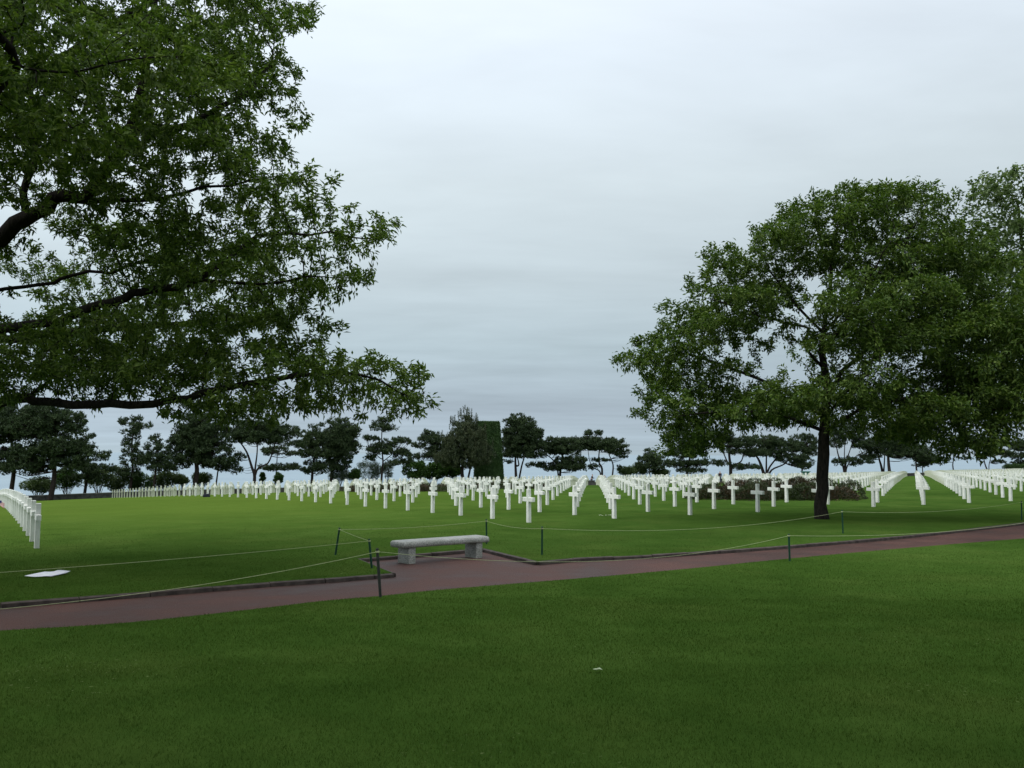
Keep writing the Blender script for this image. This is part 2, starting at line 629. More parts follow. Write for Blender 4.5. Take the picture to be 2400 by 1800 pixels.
# kerb stones on the far side of the path: about a metre each, with open joints
mb = MB()
def kerb_run(line, step=0.95, w=0.07):
    acc = []
    for a, b in zip(line[:-1], line[1:]):
        n = max(1, int(round((b - a).length / step)))
        for k in range(n):
            p, q = a.lerp(b, k / n), a.lerp(b, (k + 1) / n)
            d = (q - p).normalized()
            p2, q2 = p + d * 0.006, q - d * 0.006
            nrm = Vector((d.y, -d.x)) * w
            j = random.uniform(-0.006, 0.006)
            zp, zq = gz(*p), gz(*q)
            lo = []
            for (r, z) in ((p2, zp), (q2, zq)):
                lo += [(r.x, r.y, z - 0.28), (r.x + nrm.x, r.y + nrm.y, z - 0.28), (r.x + nrm.x, r.y + nrm.y, z - 0.012 + j), (r.x, r.y, z + 0.004 + j)]
            mb.raw(lo, [(0, 1, 2, 3), (7, 6, 5, 4), (3, 2, 6, 7), (1, 5, 6, 2), (0, 3, 7, 4), (0, 4, 5, 1)])
def resample(line, step):
    out = [line[0]]
    carry = 0.0
    for a, b in zip(line[:-1], line[1:]):
        L = (b - a).length
        s = step - carry
        while s < L:
            out.append(a.lerp(b, s / L))
            s += step
        carry = (carry + L) % step
    out.append(line[-1])
    return out
lk = [p for p in far_line if p.x > -40 and p.x < 45]
iL = min(range(len(lk)), key=lambda k: (lk[k] - Vector(farL[0][:2])).length)
kerb_run(resample(lk[:iL + 1], 0.95))
kerb_run(resample([lk[iL], K2], 0.8))
kerb_run(resample([K2, K3], 0.9))
iR = min(range(len(lk)), key=lambda k: (lk[k] - Vector(farR[0][:2])).length)
kerb_run(resample([K3, lk[iR]], 0.8))
kerb_run(resample(lk[iR:], 0.95))
tag(mb.build('kerb', M['kerb'], bevel=0.006), 'dark kerb stones edging the far side of the path', 'kerb', kind='structure')

# outer land far to the sides and behind, and the sea
def ring(name, x0, x1, y0, y1, z, m, label):
    V = [(x0, y0, z), (x1, y0, z), (x1, y1, z), (x0, y1, z)]
    o = mesh_np(name, V, np.array([[0, 1, 2, 3]]), m)
    return tag(o, label, name, kind='structure')
# hinterland behind the camera, a real sheet joined just under the lawn edge
HV = []
xs = [-3000, -700, -150, 0, 130, 260, 900, 4000]
ys = [-4000, -1200, -300, -30]
for y in ys:
    for x in xs:
        HV.append((x, y, gz(np.clip(x, -150, 260), max(y, -30)) - 0.03))
hf = [[r * 8 + c, r * 8 + c + 1, (r + 1) * 8 + c + 1, (r + 1) * 8 + c] for r in range(3) for c in range(7)]
tag(mesh_np('ground', HV, np.array(hf), M['lawn'], smooth=True), 'green ground behind the viewpoint', 'ground', kind='structure')
ring('sea', -250000, 250000, -250000, 250000, -55.0, M['sea'], 'pale blue green sea reaching to the horizon')


# ------------------------------------------------------------------ grass blades close to the camera
def blades(y0, y1, dens, h, wd):
    n = 0
    Vs, Fs = [], []
    area = 0.5 * (y1 ** 2 - y0 ** 2) * 1.7
    N = int(area * dens)
    y = np.sqrt(rng.uniform(y0 ** 2, y1 ** 2, N))
    x = rng.uniform(-0.85, 0.85, N) * y
    keep = ~inside(x, y, [tuple(p) for p in outline])
    clump = np.sin(x * 3.1 + np.sin(y * 2.3) * 1.5) * np.sin(y * 4.7 + x * 1.7)
    keep &= rng.uniform(-1.6, 1, N) < clump + 0.9
    keep &= rng.uniform(0, 1, N) < np.clip((30 - y) / 16, 0, 1)
    x, y = x[keep], y[keep]
    N = len(x)
    z = ground(x, y) - 0.004
    a = rng.uniform(0, 2 * np.pi, N)
    hh = h * rng.uniform(0.45, 1.25, N)
    ww = wd * rng.uniform(0.6, 1.3, N)
    lx, ly = rng.normal(0, 0.45, N) * hh, rng.normal(0, 0.45, N) * hh
    P = np.column_stack([x, y, z])
    S = np.column_stack([np.cos(a) * ww, np.sin(a) * ww, np.zeros(N)])
    T = P + np.column_stack([lx, ly, hh])
    V = np.empty((N * 3, 3))
    V[0::3] = P - S
    V[1::3] = P + S
    V[2::3] = T
    return V, np.arange(N * 3).reshape(N, 3)


parts = [blades(4.4, 7.5, 6500, 0.026, 0.0015), blades(7.5, 12, 3600, 0.026, 0.0020), blades(12, 20, 1500, 0.024, 0.0030), blades(20, 34, 480, 0.022, 0.005)]
Vs, Fs, k = [], [], 0
for V, Fc in parts:
    Vs.append(V)
    Fs.append(Fc + k)
    k += len(V)
tag(mesh_np('grass', np.concatenate(Vs), np.concatenate(Fs), M['grass']), 'short mown grass blades covering the lawn', 'grass', kind='stuff')


# ------------------------------------------------------------------ grave crosses
def cross_mb(mb, ox=0, oy=0, oz=0, rot=0.0, simple_=False):
    """Latin cross, arms along local X; shaft widens slightly downwards"""
    H, W = 1.07, 0.60
    tw, bw, t = 0.060, 0.070, 0.056
    a0, a1 = 0.67, 0.805
    prof = [(-bw, -0.12), (bw, -0.12), (tw + .002, a0), (W / 2, a0), (W / 2, a1), (tw, a1), (tw - .002, H), (-tw + .002, H), (-tw, a1), (-W / 2, a1), (-W / 2, a0), (-tw - .002, a0)]
    c, s = math.cos(rot), math.sin(rot)
    vs = []
    for yy in (-t, t):
        for x, z in prof:
            vs.append((ox + x * c - yy * s, oy + x * s + yy * c, oz + z))
    n = len(prof)
    # front and back split into convex pieces that share vertices (no overlap)
    def caps(o):
        return [[o + 0, o + 1, o + 2, o + 11], [o + 2, o + 5, o + 8, o + 11], [o + 2, o + 3, o + 4, o + 5], [o + 11, o + 8, o + 9, o + 10], [o + 5, o + 6, o + 7, o + 8]]
    fs = caps(0) + [f[::-1] for f in caps(n)]
    for k in range(n):
        k2 = (k + 1) % n
        fs.append([k, k2, k2 + n, k + n][::-1])
    mb.raw(vs, fs)


ORD = ['first', 'second', 'third', 'fourth', 'fifth', 'sixth', 'seventh', 'eighth', 'ninth', 'tenth', 'eleventh', 'twelfth', 'thirteenth', 'fourteenth', 'fifteenth',
       'sixteenth', 'seventeenth', 'eighteenth', 'nineteenth', 'twentieth']
def nth(n):
    if n <= 20:
        return ORD[n - 1]
    tens = {2: 'twenty', 3: 'thirty', 4: 'forty', 5: 'fifty', 6: 'sixty'}
    if n % 10 == 0:
        return {2: 'twentieth', 3: 'thirtieth', 4: 'fortieth', 5: 'fiftieth', 6: 'sixtieth'}[n // 10]
    return tens[n // 10] + '-' + ORD[n % 10 - 1]


def front_i(j):
    return 0


IEND = 45
BEDS = []     # (cx, cy, half-x, half-y) ellipses in plan, filled below
def bed_at(x0, x1, ybase, depth, hgt):
    a, b = at(x0, ybase), at(x1, ybase)
    c = (a + b) / 2
    d = (b - a).xy.length / 2
    ang = math.atan2(b.y - a.y, b.x - a.x)
    back = Vector((-math.sin(ang), math.cos(ang))) * depth
    BEDS.append((c.x + back.x, c.y + back.y, d, depth, ang, hgt))
bed_at(1642, 2104, 1174, 2.7, 1.12)
bed_at(755, 1040, 1153.5, 1.9, 0.72)
bed_at(1045, 1250, 1146.5, 1.9, 0.75)


def in_bed(x, y):
    for cx_, cy_, rx, ry, ang, h in BEDS:
        dx, dy = x - cx_, y - cy_
        u = dx * math.cos(ang) + dy * math.sin(ang)
        v = -dx * math.sin(ang) + dy * math.cos(ang)
        if (u / (rx + .1)) ** 2 + (v / (ry + .1)) ** 2 < 1:
            return True
    return False


cands = []
for j in range(-4, 72):
    if -4 < j < 0:
        continue
    for i in range(0, IEND + 1):
        if j >= 0 and i < front_i(j):
            continue
        x, y = lat(i, j)
        if j == -4:
            x -= .1
        if abs(x / y) > 0.60 or (in_bed(x, y) and i > 1):
            continue
        cands.append((math.hypot(x, y), i, j, x, y))
cands.sort()
marked = cands[:300]
rest = cands[300:]
mb = MB()
cross_mb(mb)
first = mb.build('grave_cross', M['marble'], bevel=0.006, seg=1)
ROT = math.atan2(UY, UX)
for k, (d, i, j, x, y) in enumerate(marked):
    o = first if k == 0 else first.copy()
    if k:
        C.objects.link(o)
    o.location = (x, y, gz(x, y))
    o.rotation_euler = (random.gauss(0, .004), random.gauss(0, .006), ROT + random.gauss(0, .012))
    if j == -4:
        lab = 'white marble cross, %s from the front in the separate row at the left edge' % nth(i + 1)
        grp = 'crosses of the row at the left edge'
    else:
        n = i - front_i(j) + 1
        if j == 0:
            rp = 'leftmost row, behind the bench'
        else:
            rp = '%s row counted from the left' % nth(j + 1)
        lab = 'white marble cross, %s from the front in the %s' % (nth(n), rp)
        grp = 'crosses of the main grave field'
    tag(o, lab, 'cross', grp)
mb = MB()
for d, i, j, x, y in rest:
    cross_mb(mb, x, y, gz(x, y), ROT)
tag(mb.build('distant_crosses', M['marble']), 'mass of small white crosses filling the far part of the grave field', 'crosses', kind='stuff')


# ------------------------------------------------------------------ foliage helpers
def rot_mats(az, el, roll):
    """(n,3,3): local X points along azimuth/elevation"""
    ca, sa, ce, se, cr, sr = np.cos(az), np.sin(az), np.cos(el), np.sin(el), np.cos(roll), np.sin(roll)
    X = np.stack([ca * ce, sa * ce, se], 1)
    Y0 = np.stack([-sa, ca, np.zeros_like(az)], 1)
    Z0 = np.cross(X, Y0)
    Y = Y0 * cr[:, None] + Z0 * sr[:, None]
    Z = np.cross(X, Y)
    return np.stack([X, Y, Z], 2)


def leaves(P, D, per, L, Wd, spread=0.9, jitter=0.06, droop=0.0):
    """rosettes of narrow folded leaves at points P pointing roughly along D"""
    n = len(P)
    P = np.repeat(P, per, 0)
    D = np.repeat(D, per, 0)
    N = len(P)
    az = np.arctan2(D[:, 1], D[:, 0]) + rng.normal(0, spread, N)
    el = np.arcsin(np.clip(D[:, 2], -1, 1)) * 0.6 + rng.normal(0, spread * 0.6, N) - droop
    Rm = rot_mats(az, el, rng.uniform(-1.2, 1.2, N))
    l = L * rng.uniform(0.6, 1.25, N)
    wd = Wd * rng.uniform(0.7, 1.3, N)
    base = P + rng.normal(0, jitter, (N, 3))
    # four points: base, left, right, tip (two triangles folded on the midrib), tip droops a little
    loc = np.zeros((N, 4, 3))
    loc[:, 1] = np.stack([l * .45, wd, wd * .35], 1)
    loc[:, 2] = np.stack([l * .45, -wd, wd * .35], 1)
    loc[:, 3] = np.stack([l, np.zeros(N), -l * .18], 1)
    V = np.einsum('nij,nkj->nki', Rm, loc) + base[:, None, :]
    idx = np.arange(N)[:, None] * 4
    F1 = idx + np.array([[0, 2, 3]])
    F2 = idx + np.array([[0, 3, 1]])
    return V.reshape(-1, 3), np.concatenate([F1, F2])


def grow(seeds, attr, D, kill, infl, iters, bias=(0, 0, 0), seed=1):
    """space colonisation: seeds = list of polylines [(Vector...)], joined by parent index"""
    r = np.random.default_rng(seed)
    P, par = [], []
    for line, parent in seeds:
        for q in line:
            P.append(np.array(q, float))
            par.append(parent)
            parent = len(P) - 1
    A = np.array(attr, float)
    alive = np.ones(len(A), bool)
    bias = np.array(bias, float)
    near_i = np.full(len(A), -1)
    near_d = np.full(len(A), 1e9)
    Pn = np.array(P)
    start = 0
    for it in range(iters):
        newP = np.array(P[start:])
        base = start
        if len(newP):
            idx = np.nonzero(alive)[0]
            for c in range(0, len(newP), 256):
                blk = newP[c:c + 256]
                dd = np.linalg.norm(A[idx][:, None, :] - blk[None], axis=2)
                m = dd.argmin(1)
                dm = dd[np.arange(len(idx)), m]
                up = dm < near_d[idx]
                near_d[idx[up]] = dm[up]
                near_i[idx[up]] = base + c + m[up]
        start = len(P)
        alive &= near_d > kill
        idx = np.nonzero(alive & (near_d < infl))[0]
        if not len(idx):
            break
        Pn = np.array(P)
        dirs = A[idx] - Pn[near_i[idx]]
        dirs /= np.linalg.norm(dirs, axis=1)[:, None]
        acc = {}
        for q, d in zip(near_i[idx], dirs):
            acc.setdefault(q, []).append(d)
        cnt = 0
        for q, ds in acc.items():
            d = np.sum(ds, 0) + bias * len(ds) + r.normal(0, 0.28, 3)
            L = np.linalg.norm(d)
            if L < 1e-3:
                continue
            np_ = P[q] + d / L * D
            P.append(np_)
            par.append(q)
            cnt += 1
        if cnt == 0 or len(P) > 30000:
            break
    return np.array(P), np.array(par)


def radii(par, tip, power, nseed=0):
    n = len(par)
    acc = np.zeros(n)
    r = np.zeros(n)
    for k in range(n - 1, -1, -1):
        r[k] = max(acc[k], tip ** power) ** (1 / power)
        if par[k] >= 0:
            acc[par[k]] += r[k] ** power
    return r


def limb_mesh(P, par, r, name, m, parent, minr=0.0, origin=(0, 0, 0)):
    """chains of nodes as tapered tubes, in ONE mesh"""
    kids = [[] for _ in P]
    for k, p in enumerate(par):
        if p >= 0:
            kids[p].append(k)
    mb = MB()
    stack = [(k, -1) for k, p in enumerate(par) if p < 0]
    O = np.array(origin)
    while stack:
        k, pr = stack.pop()
        chain = [k]
        while kids[chain[-1]]:
            ks = sorted(kids[chain[-1]], key=lambda q: -r[q])
            for q in ks[1:]:
                stack.append((q, chain[-1]))
            chain.append(ks[0])
        pts = [P[q] - O for q in chain]
        rr = [float(r[q]) for q in chain]
        if pr >= 0:
            pts = [P[pr] - O] + pts
            rr = [min(float(r[pr]), rr[0] * 1.15)] + rr
        if max(rr) < minr or len(pts) < 2:
            continue
        n = 10 if rr[0] > 0.08 else (6 if rr[0] > 0.03 else 4)
        mb.tube(pts, rr, n, cap=True)
    return mb.build(name, m, parent, smooth=True)


def sample_blobs(ells, n, clump, cr, seed, hollow=0.0, flat=0.55):
    """attractors gathered in flattened clumps inside a union of ellipsoids"""
    r = np.random.default_rng(seed)
    vol = np.array([e[3] * e[4] * e[5] for e in ells])
    pr = vol ** .72
    pr = pr / pr.sum()
    cs = []
    ei = r.choice(len(ells), clump, p=pr)
    for k in ei:
        cx_, cy_, cz_, rx, ry, rz = ells[k]
        d = r.normal(0, 1, 3)
        d /= np.linalg.norm(d)
        q = r.uniform(hollow, 1) ** (1 / 2.2)
        cs.append((cx_ + d[0] * rx * q, cy_ + d[1] * ry * q, cz_ + d[2] * rz * q))
    cs = np.array(cs)
    pick = r.integers(0, len(cs), n)
    off = r.normal(0, 1, (n, 3))
    off /= np.linalg.norm(off, axis=1)[:, None]
    off *= (r.uniform(0, 1, n) ** (1 / 2.5))[:, None] * cr
    off[:, 2] *= flat
    return cs[pick] + off, cs


def wob(pts, amp, seed):
    r = random.Random(seed)
    out = []
    V_ = [Vector(p) for p in pts]
    fine = []
    for k in range(len(V_) - 1):
        p0, p1, p2, p3 = V_[max(k - 1, 0)], V_[k], V_[k + 1], V_[min(k + 2, len(V_) - 1)]
        for t in (0, .34, .67):
            fine.append(0.5 * ((2 * p1) + (p2 - p0) * t + (2 * p0 - 5 * p1 + 4 * p2 - p3) * t * t + (3 * p1 - p0 - 3 * p2 + p3) * t ** 3))
    pts = fine + [V_[-1]]
    for k in range(len(pts) - 1):
        a, b = Vector(pts[k]), Vector(pts[k + 1])
        n = max(1, int((b - a).length / 0.45))
        for q in range(n):
            j = Vector((r.gauss(0, amp), r.gauss(0, amp), r.gauss(0, amp))) if (k or q) else Vector((0, 0, 0))
            out.append(a.lerp(b, q / n) + j)
    out.append(Vector(pts[-1]))
    return out


def oak(name, label, base, trunk, limbs, ells, nattr, nclump, cr, seed, leafm, trunk_r, leafL=0.12, leafW=0.018, per=5, jit=0.085, minr=0.004, D=0.32, kill=0.42,
        leaf_r=0.018, droop=0.15, limbf=.72, tip=0.0048, power=2.35, lump=None, hollow=0.0, flat=0.55, group=None):
    root = empty(name, base)
    tag(root, label, 'tree', group)
    seeds = []
    tl = wob(trunk, 0.03, seed)
    seeds.append((tl, -1))
    cnt = len(tl)
    lines = [(tl, 0)]
    for q, lb in enumerate(limbs):
        pts = wob(lb, 0.022, seed + 10 + q)
        # nearest existing node is the parent
        best, bi = 1e9, 0
        off = 0
        for ln, o0 in lines:
            for z, v in enumerate(ln):
                dd = (v - pts[0]).length
                if dd < best:
                    best, bi = dd, o0 + z
        if best < .4 and len(pts) > 4:
            pts = pts[2:]
        seeds.append((pts, bi))
        lines.append((pts, cnt))
        cnt += len(pts)
    A, cs = sample_blobs(ells, nattr, nclump, cr, seed, hollow, flat)
    P, par = grow(seeds, A, D, kill, 3.2, 90, (0, 0, 0.05), seed)
    r = radii(par, tip, power)
    sc_ = trunk_r / r[0]
    # the trunk keeps its own girth, limbs blend toward it
    r = np.where(r > 0.02, 0.02 + (r - 0.02) * (trunk_r - 0.02) / max(r[0] - 0.02, 1e-3) * limbf, r)
    zrel = P[:, 2] - base[2]
    nt = len(tl)
    for k in range(nt):
        zz = max(0.0, P[k][2] - base[2])
        r[k] = min(max(r[k], trunk_r * .25), trunk_r * (1.0 - 0.84 * (k / nt) ** 0.9)) * (1 + 0.42 * math.exp(-zz / 0.22))
    if lump:
        for k in range(nt):
            zz = P[k][2] - base[2]
            r[k] *= 1 + 0.05 * math.sin(zz * 5)
    tr = limb_mesh(P, par, r, 'trunk', M['oakbark'], root, minr, base)
    if lump:     # knotted burrs where limbs were cut from the trunk
        pass
    # leaves on all thin twigs
    kids = np.zeros(len(P), int)
    for p in par:
        if p >= 0:
            kids[p] += 1
    sel = np.nonzero((r < leaf_r) & (par >= 0))[0]
    Dv = P[sel] - P[par[sel]]
    Dv /= np.maximum(np.linalg.norm(Dv, axis=1), 1e-6)[:, None]
    t = np.random.default_rng(seed).uniform(0, 1, (len(sel), 1))
    Q = P[sel] * t + P[par[sel]] * (1 - t)
    tips = kids[sel] == 0
    mk = np.random.default_rng(seed + 1).uniform(0, 1, len(sel)) < .42
    Pall = np.concatenate([P[sel], Q[mk], P[sel][tips], P[sel][tips] + Dv[tips] * 0.08])
    Dall = np.concatenate([Dv, Dv[mk], Dv[tips], Dv[tips]])
    V, Fc = leaves(Pall - np.array(base), Dall, per, leafL, leafW, 0.95, jit, droop)
    mesh_np('crown', V, Fc, leafm, root)
    print(name, 'nodes', len(P), 'leaves', len(Fc) // 2)
    return root


# the big oak on the left: trunk just outside the frame, limbs reaching right
bx, by = -11.8, 16.5
bz = gz(bx, by)
def W(px, py, Y):
    return tuple(onray(px, py, Y))
LT = (bx, by, bz)
trunkL = [(bx, by, bz - 0.2), (bx + .05, by, bz + 1.6), (bx + .25, by, bz + 3.0), (bx + .2, by + .1, bz + 5), (bx + .6, by, bz + 7.5), (bx + .8, by, bz + 10), (bx + 1.1, by, bz + 12.5)]
limbsL = [
    [(bx + .2, by, bz + 2.5), W(0, 945, 16.0), W(60, 934, 15.8), W(135, 945, 15.6), W(260, 950, 15.4), W(400, 940, 15.2), W(520, 912, 15.0), W(700, 880, 15.2), W(840, 880, 15.4), W(960, 930, 15.6)],
    [W(60, 934, 15.8), W(110, 900, 16.2), W(125, 840, 16.6), W(135, 780, 17.2), W(200, 720, 18)],
    [(bx + .25, by, bz + 3.2), W(-60, 800, 15.6), W(139, 747, 15.2), W(271, 705, 15.0), W(337, 687, 15.0), W(458, 657, 15.1), W(542, 603, 15.3), W(603, 551, 15.5), W(723, 545, 15.6), W(860, 560, 15.8)],
    [W(458, 657, 15.1), W(600, 668, 14.8), W(720, 655, 14.6), W(830, 650, 14.6)],
    [(bx + .25, by, bz + 3.9), W(-40, 690, 16.5), W(95, 675, 16.8), W(170, 640, 17), W(300, 625, 17), W(420, 590, 17.2)],
    [(bx + .22, by, bz + 4.6), W(0, 560, 16.0), W(90, 500, 15.9), W(150, 462, 15.9), W(330, 470, 15.8), W(480, 440, 15.8), W(640, 420, 16)],
    [W(60, 520, 15.9), W(60, 430, 15.8), W(80, 370, 15.7), W(72, 250, 15.8), W(75, 120, 16), W(80, 0, 16.3), W(90, -140, 16.5)],
    [W(200, 462, 15.9), W(290, 350, 15.6), W(318, 250, 15.5), W(340, 150, 15.4), W(350, 60, 15.5), W(380, -60, 15.6)],
    [W(305, 300, 15.5), W(420, 300, 15.4), W(520, 250, 15.4), W(600, 200, 15.6), W(640, 120, 15.7)],
    [(bx + .7, by, bz + 8), W(100, 180, 17), W(260, 60, 17.2), W(420, -30, 17.4), W(560, -60, 17.5)],
    [(bx + .3, by, bz + 5.5), (bx + 2.5, by - 3, bz + 6.5), (bx + 5, by - 5, bz + 7.5)],
    [(bx + .3, by, bz + 4.2), (bx + 2.5, by + 3, bz + 5.0), (bx + 5.5, by + 5, bz + 5.6)],
    [(bx + .3, by, bz + 4.0), (bx - 2.5, by - 2, bz + 5.2), (bx - 5.5, by - 3.5, bz + 6)],
    [(bx + .3, by, bz + 5.0), (bx - 2.5, by + 2.5, bz + 7), (bx - 4.5, by + 4.5, bz + 9)],
]
def el(px, py, Y, rx, ry, rz):
    q = onray(px, py, Y)
    return (q.x, q.y, q.z, rx, ry, rz)
ellsL = [el(100, 120, 16.5, 2.6, 2.6, 2.4), el(350, 150, 16, 1.9, 2.4, 1.7), el(520, 120, 15.8, 1.25, 2.2, 1.3), el(600, 60, 16, 0.7, 1.5, 0.6), el(560, 260, 15.7, 1.0, 2.0, 1.0), el(680, 185, 15.7, .35, .6, .18),
         el(250, 400, 16, 2.2, 3.6, 1.2), el(550, 420, 15.8, 1.4, 2.6, 0.9), el(700, 520, 15.7, 1.35, 2.2, 0.75), el(870, 560, 15.8, .55, 1.2, 0.55), el(860, 430, 15.6, 0.3, .6, .16), el(830, 640, 15.6, 0.5, 1.0, 0.3),
         el(600, 650, 15.4, 1.5, 2.4, 0.6), el(720, 745, 15.3, 0.7, 1.4, 0.28), el(60, 590, 16.8, .7, 1.4, 0.12), el(420, 620, 16.5, 1.3, 2.6, 0.45), el(30, 770, 16.2, 1.0, 1.8, 0.3), el(250, 830, 16, 2.2, 3.0, 0.75),
         el(500, 850, 15.5, 1.6, 2.4, 0.6), el(740, 890, 15.4, 1.2, 1.9, 0.6), el(868, 908, 15.5, 0.48, 1.0, 0.34), el(945, 955, 15.5, .28, .5, .12), el(600, 960, 15.3, 1.5, 1.5, 0.2), el(930, 860, 15.5, .3, .5, .2), el(690, 715, 15.3, 1.1, 1.6, .4), el(620, 775, 15.3, 1.0, 1.6, .45), el(760, 745, 15.3, .5, .8, .2), el(700, 830, 15.3, .8, 1.2, .35), el(830, 860, 15.4, .5, .8, .22), (-7.6, 10.6, bz + 8.0, 3.6, 3.8, 1.9),
         el(370, -150, 16.5, 3.2, 4.2, 1.8), el(120, 860, 15.8, 1.4, 2.4, 0.7), el(40, 880, 15.6, 1.0, 1.8, .35), el(200, 890, 15.4, 1.2, 1.8, .35), el(360, 885, 15.2, 1.2, 1.8, .4), el(150, 800, 15.6, 1.3, 2.0, .4), el(330, 780, 15.4, 1.3, 2.0, .4), el(480, 740, 15.3, 1.2, 1.8, .4), el(380, 520, 16, 1.6, 2.6, .8), el(640, 940, 15.2, 1.1, 1.4, .3), el(450, 955, 15.2, 1.0, 1.2, .22), el(760, 960, 15.3, .5, .8, .2), (bx - 3.0, by - 1, bz + 7.5, 4.0, 5.5, 3.2), (bx + 3, by - 4.0, bz + 7.5, 3.2, 2.8, 1.8), (bx + 3.0, by + 4.5, bz + 6.0, 3.6, 2.8, 2.2)]
oak('oak_tree', 'big near oak with long drooping limbs filling the left side of the picture', LT, trunkL, limbsL, ellsL, 19500, 950, 0.62, 3, M['oakleaf'], 0.42,
    leafL=0.12, leafW=0.0195, per=15, jit=.055, D=0.24, kill=0.27, leaf_r=0.016, flat=0.34)

# the oak on the right with its dark trunk in full view
rb = at(1927, 1216)
RB = (rb.x, rb.y, rb.z)
def RO(dx, dy, dz):
    return (rb.x + dx, rb.y + dy, rb.z + dz)
trunkR = [RO(0, 0, -.2), RO(.02, 0, 1.0), RO(.12, 0, 2.2), RO(.2, .05, 3.4), RO(.25, .1, 4.6), RO(.25, .1, 6.4), RO(.5, .1, 8.2), RO(.8, .2, 10)]
limbsR = [
    [RO(.15, 0, 3.0), RO(-1.6, -.6, 3.5), RO(-3.4, -.8, 3.6), RO(-5.2, -.8, 3.4)],
    [RO(.2, 0, 3.5), RO(-1.4, .6, 4.6), RO(-3.4, .8, 5.4), RO(-5.6, .6, 6.0)],
    [RO(.2, 0, 5.2), RO(-.5, 0, 6.0), RO(-.3, 0, 6.5), RO(-1.2, 0, 6.8), RO(-2.6, 0, 7.2), RO(-4.0, .2, 7.7)],
    [RO(.25, 0, 6.2), RO(-.6, .3, 7.4), RO(-1.5, .3, 8.6), RO(-2.0, .3, 9.8)],
    [RO(.15, 0, 3.2), RO(1.8, -.8, 3.9), RO(3.8, -1.2, 4.2), RO(5.8, -1.2, 4.0)],
    [RO(.25, 0, 4.2), RO(1.6, .8, 5.6), RO(3.6, 1.2, 6.9), RO(5.2, 1.2, 7.6)],
    [RO(.25, 0, 5.8), RO(1.4, -.4, 7.4), RO(2.6, -.4, 9.0), RO(3.4, -.3, 10.2)],
    [RO(.2, 0, 3.6), RO(.4, -2, 4.4), RO(.4, -4, 4.8)],
    [RO(.2, 0, 4.0), RO(.4, 2, 5.2), RO(.4, 4, 6.2)],
    [RO(.25, 0, 6.4), RO(1.0, -1.5, 7.8), RO(1.5, -2.6, 9.0)],
]
ellsR = [(rb.x - 4.3, rb.y, rb.z + 3.6, 1.9, 2.8, 1.0), (rb.x - 5.2, rb.y, rb.z + 5.7, 1.1, 1.8, 0.7), (rb.x - 3.4, rb.y, rb.z + 6.6, 2.0, 2.6, 1.1), (rb.x - 1.6, rb.y, rb.z + 3.9, 2.2, 3.6, 1.0),
         (rb.x - 2.0, rb.y, rb.z + 8.5, 1.7, 2.6, 1.3), (rb.x + .6, rb.y, rb.z + 9.8, 2.2, 2.6, 1.4), (rb.x + 2.9, rb.y, rb.z + 9.4, 2.0, 2.6, 1.6), (rb.x + 1.2, rb.y - 1.5, rb.z + 6.6, 2.8, 3.2, 1.5),
         (rb.x + 3.8, rb.y, rb.z + 6.8, 2.6, 3.6, 2.0), (rb.x + 2.2, rb.y, rb.z + 4.0, 3.2, 3.8, 1.1), (rb.x + 5.2, rb.y, rb.z + 4.2, 1.8, 2.6, 1.2), (rb.x - 6.3, rb.y - .2, rb.z + 5.4, .5, .6, .16),
         (rb.x - 4.4, rb.y, rb.z + 2.6, 1.0, 1.5, 0.35), (rb.x + 1.6, rb.y, rb.z + 10.9, 2.6, 2.2, .7), (rb.x + 4.4, rb.y, rb.z + 8.6, 1.9, 2.4, 1.5), (rb.x - 2.8, rb.y, rb.z + 7.4, 2.2, 2.4, .9), (rb.x - 4.6, rb.y, rb.z + 4.9, 1.9, 2.2, .6), (rb.x - 1.2, rb.y, rb.z + 9.7, 1.3, 1.8, .8)]
oak('oak_tree', 'broad oak with thick dark trunk standing on the lawn at the right', RB, trunkR, limbsR, ellsR, 14500, 430, 0.82, 5, M['oakleaf_b'], 0.265,
    leafL=0.16, leafW=0.031, per=17, jit=.09, D=0.30, kill=0.36, leaf_r=0.017, droop=0.1, flat=.36)

# its neighbour, trunk beyond the right edge of the frame
nb = (19.6, 29.5)
nz = gz(*nb)
def NO(dx, dy, dz):
    return (nb[0] + dx, nb[1] + dy, nz + dz)
oak('oak_tree', 'dark oak crown coming in from the right edge behind the broad oak', NO(0, 0, 0), [NO(0, 0, -.2), NO(0, 0, 1.5), NO(-.1, 0, 3), NO(-.2, 0, 5), NO(-.2, 0, 7.5)],
    [[NO(-.1, 0, 2.8), NO(-2, 0, 3.6), NO(-4.5, 0, 3.8)], [NO(-.1, 0, 3.4), NO(-2, 1, 5), NO(-4.2, 1, 6)], [NO(-.1, 0, 3), NO(1.5, -1, 4), NO(3.5, -1.5, 5)], [NO(-.2, 0, 4.4), NO(-1.5, -1.5, 5.5), NO(-3, -2.5, 6)]],
    [(nb[0] - 3.6, nb[1], nz + 4.6, 2.6, 3.0, 1.9), (nb[0] - 1.2, nb[1], nz + 5.8, 3.2, 3.6, 2.8), (nb[0] - 3.0, nb[1], nz + 6.6, 2.2, 2.6, 1.4), (nb[0] - 4.2, nb[1], nz + 3.2, 2.0, 2.6, .9), (nb[0] + 1.5, nb[1], nz + 5, 2.8, 3, 2.2)],
    6500, 360, 0.75, 8, M['oakleaf_b'], 0.32, leafL=0.17, leafW=0.038, per=13, jit=.12, D=0.34, kill=0.42, leaf_r=0.018)

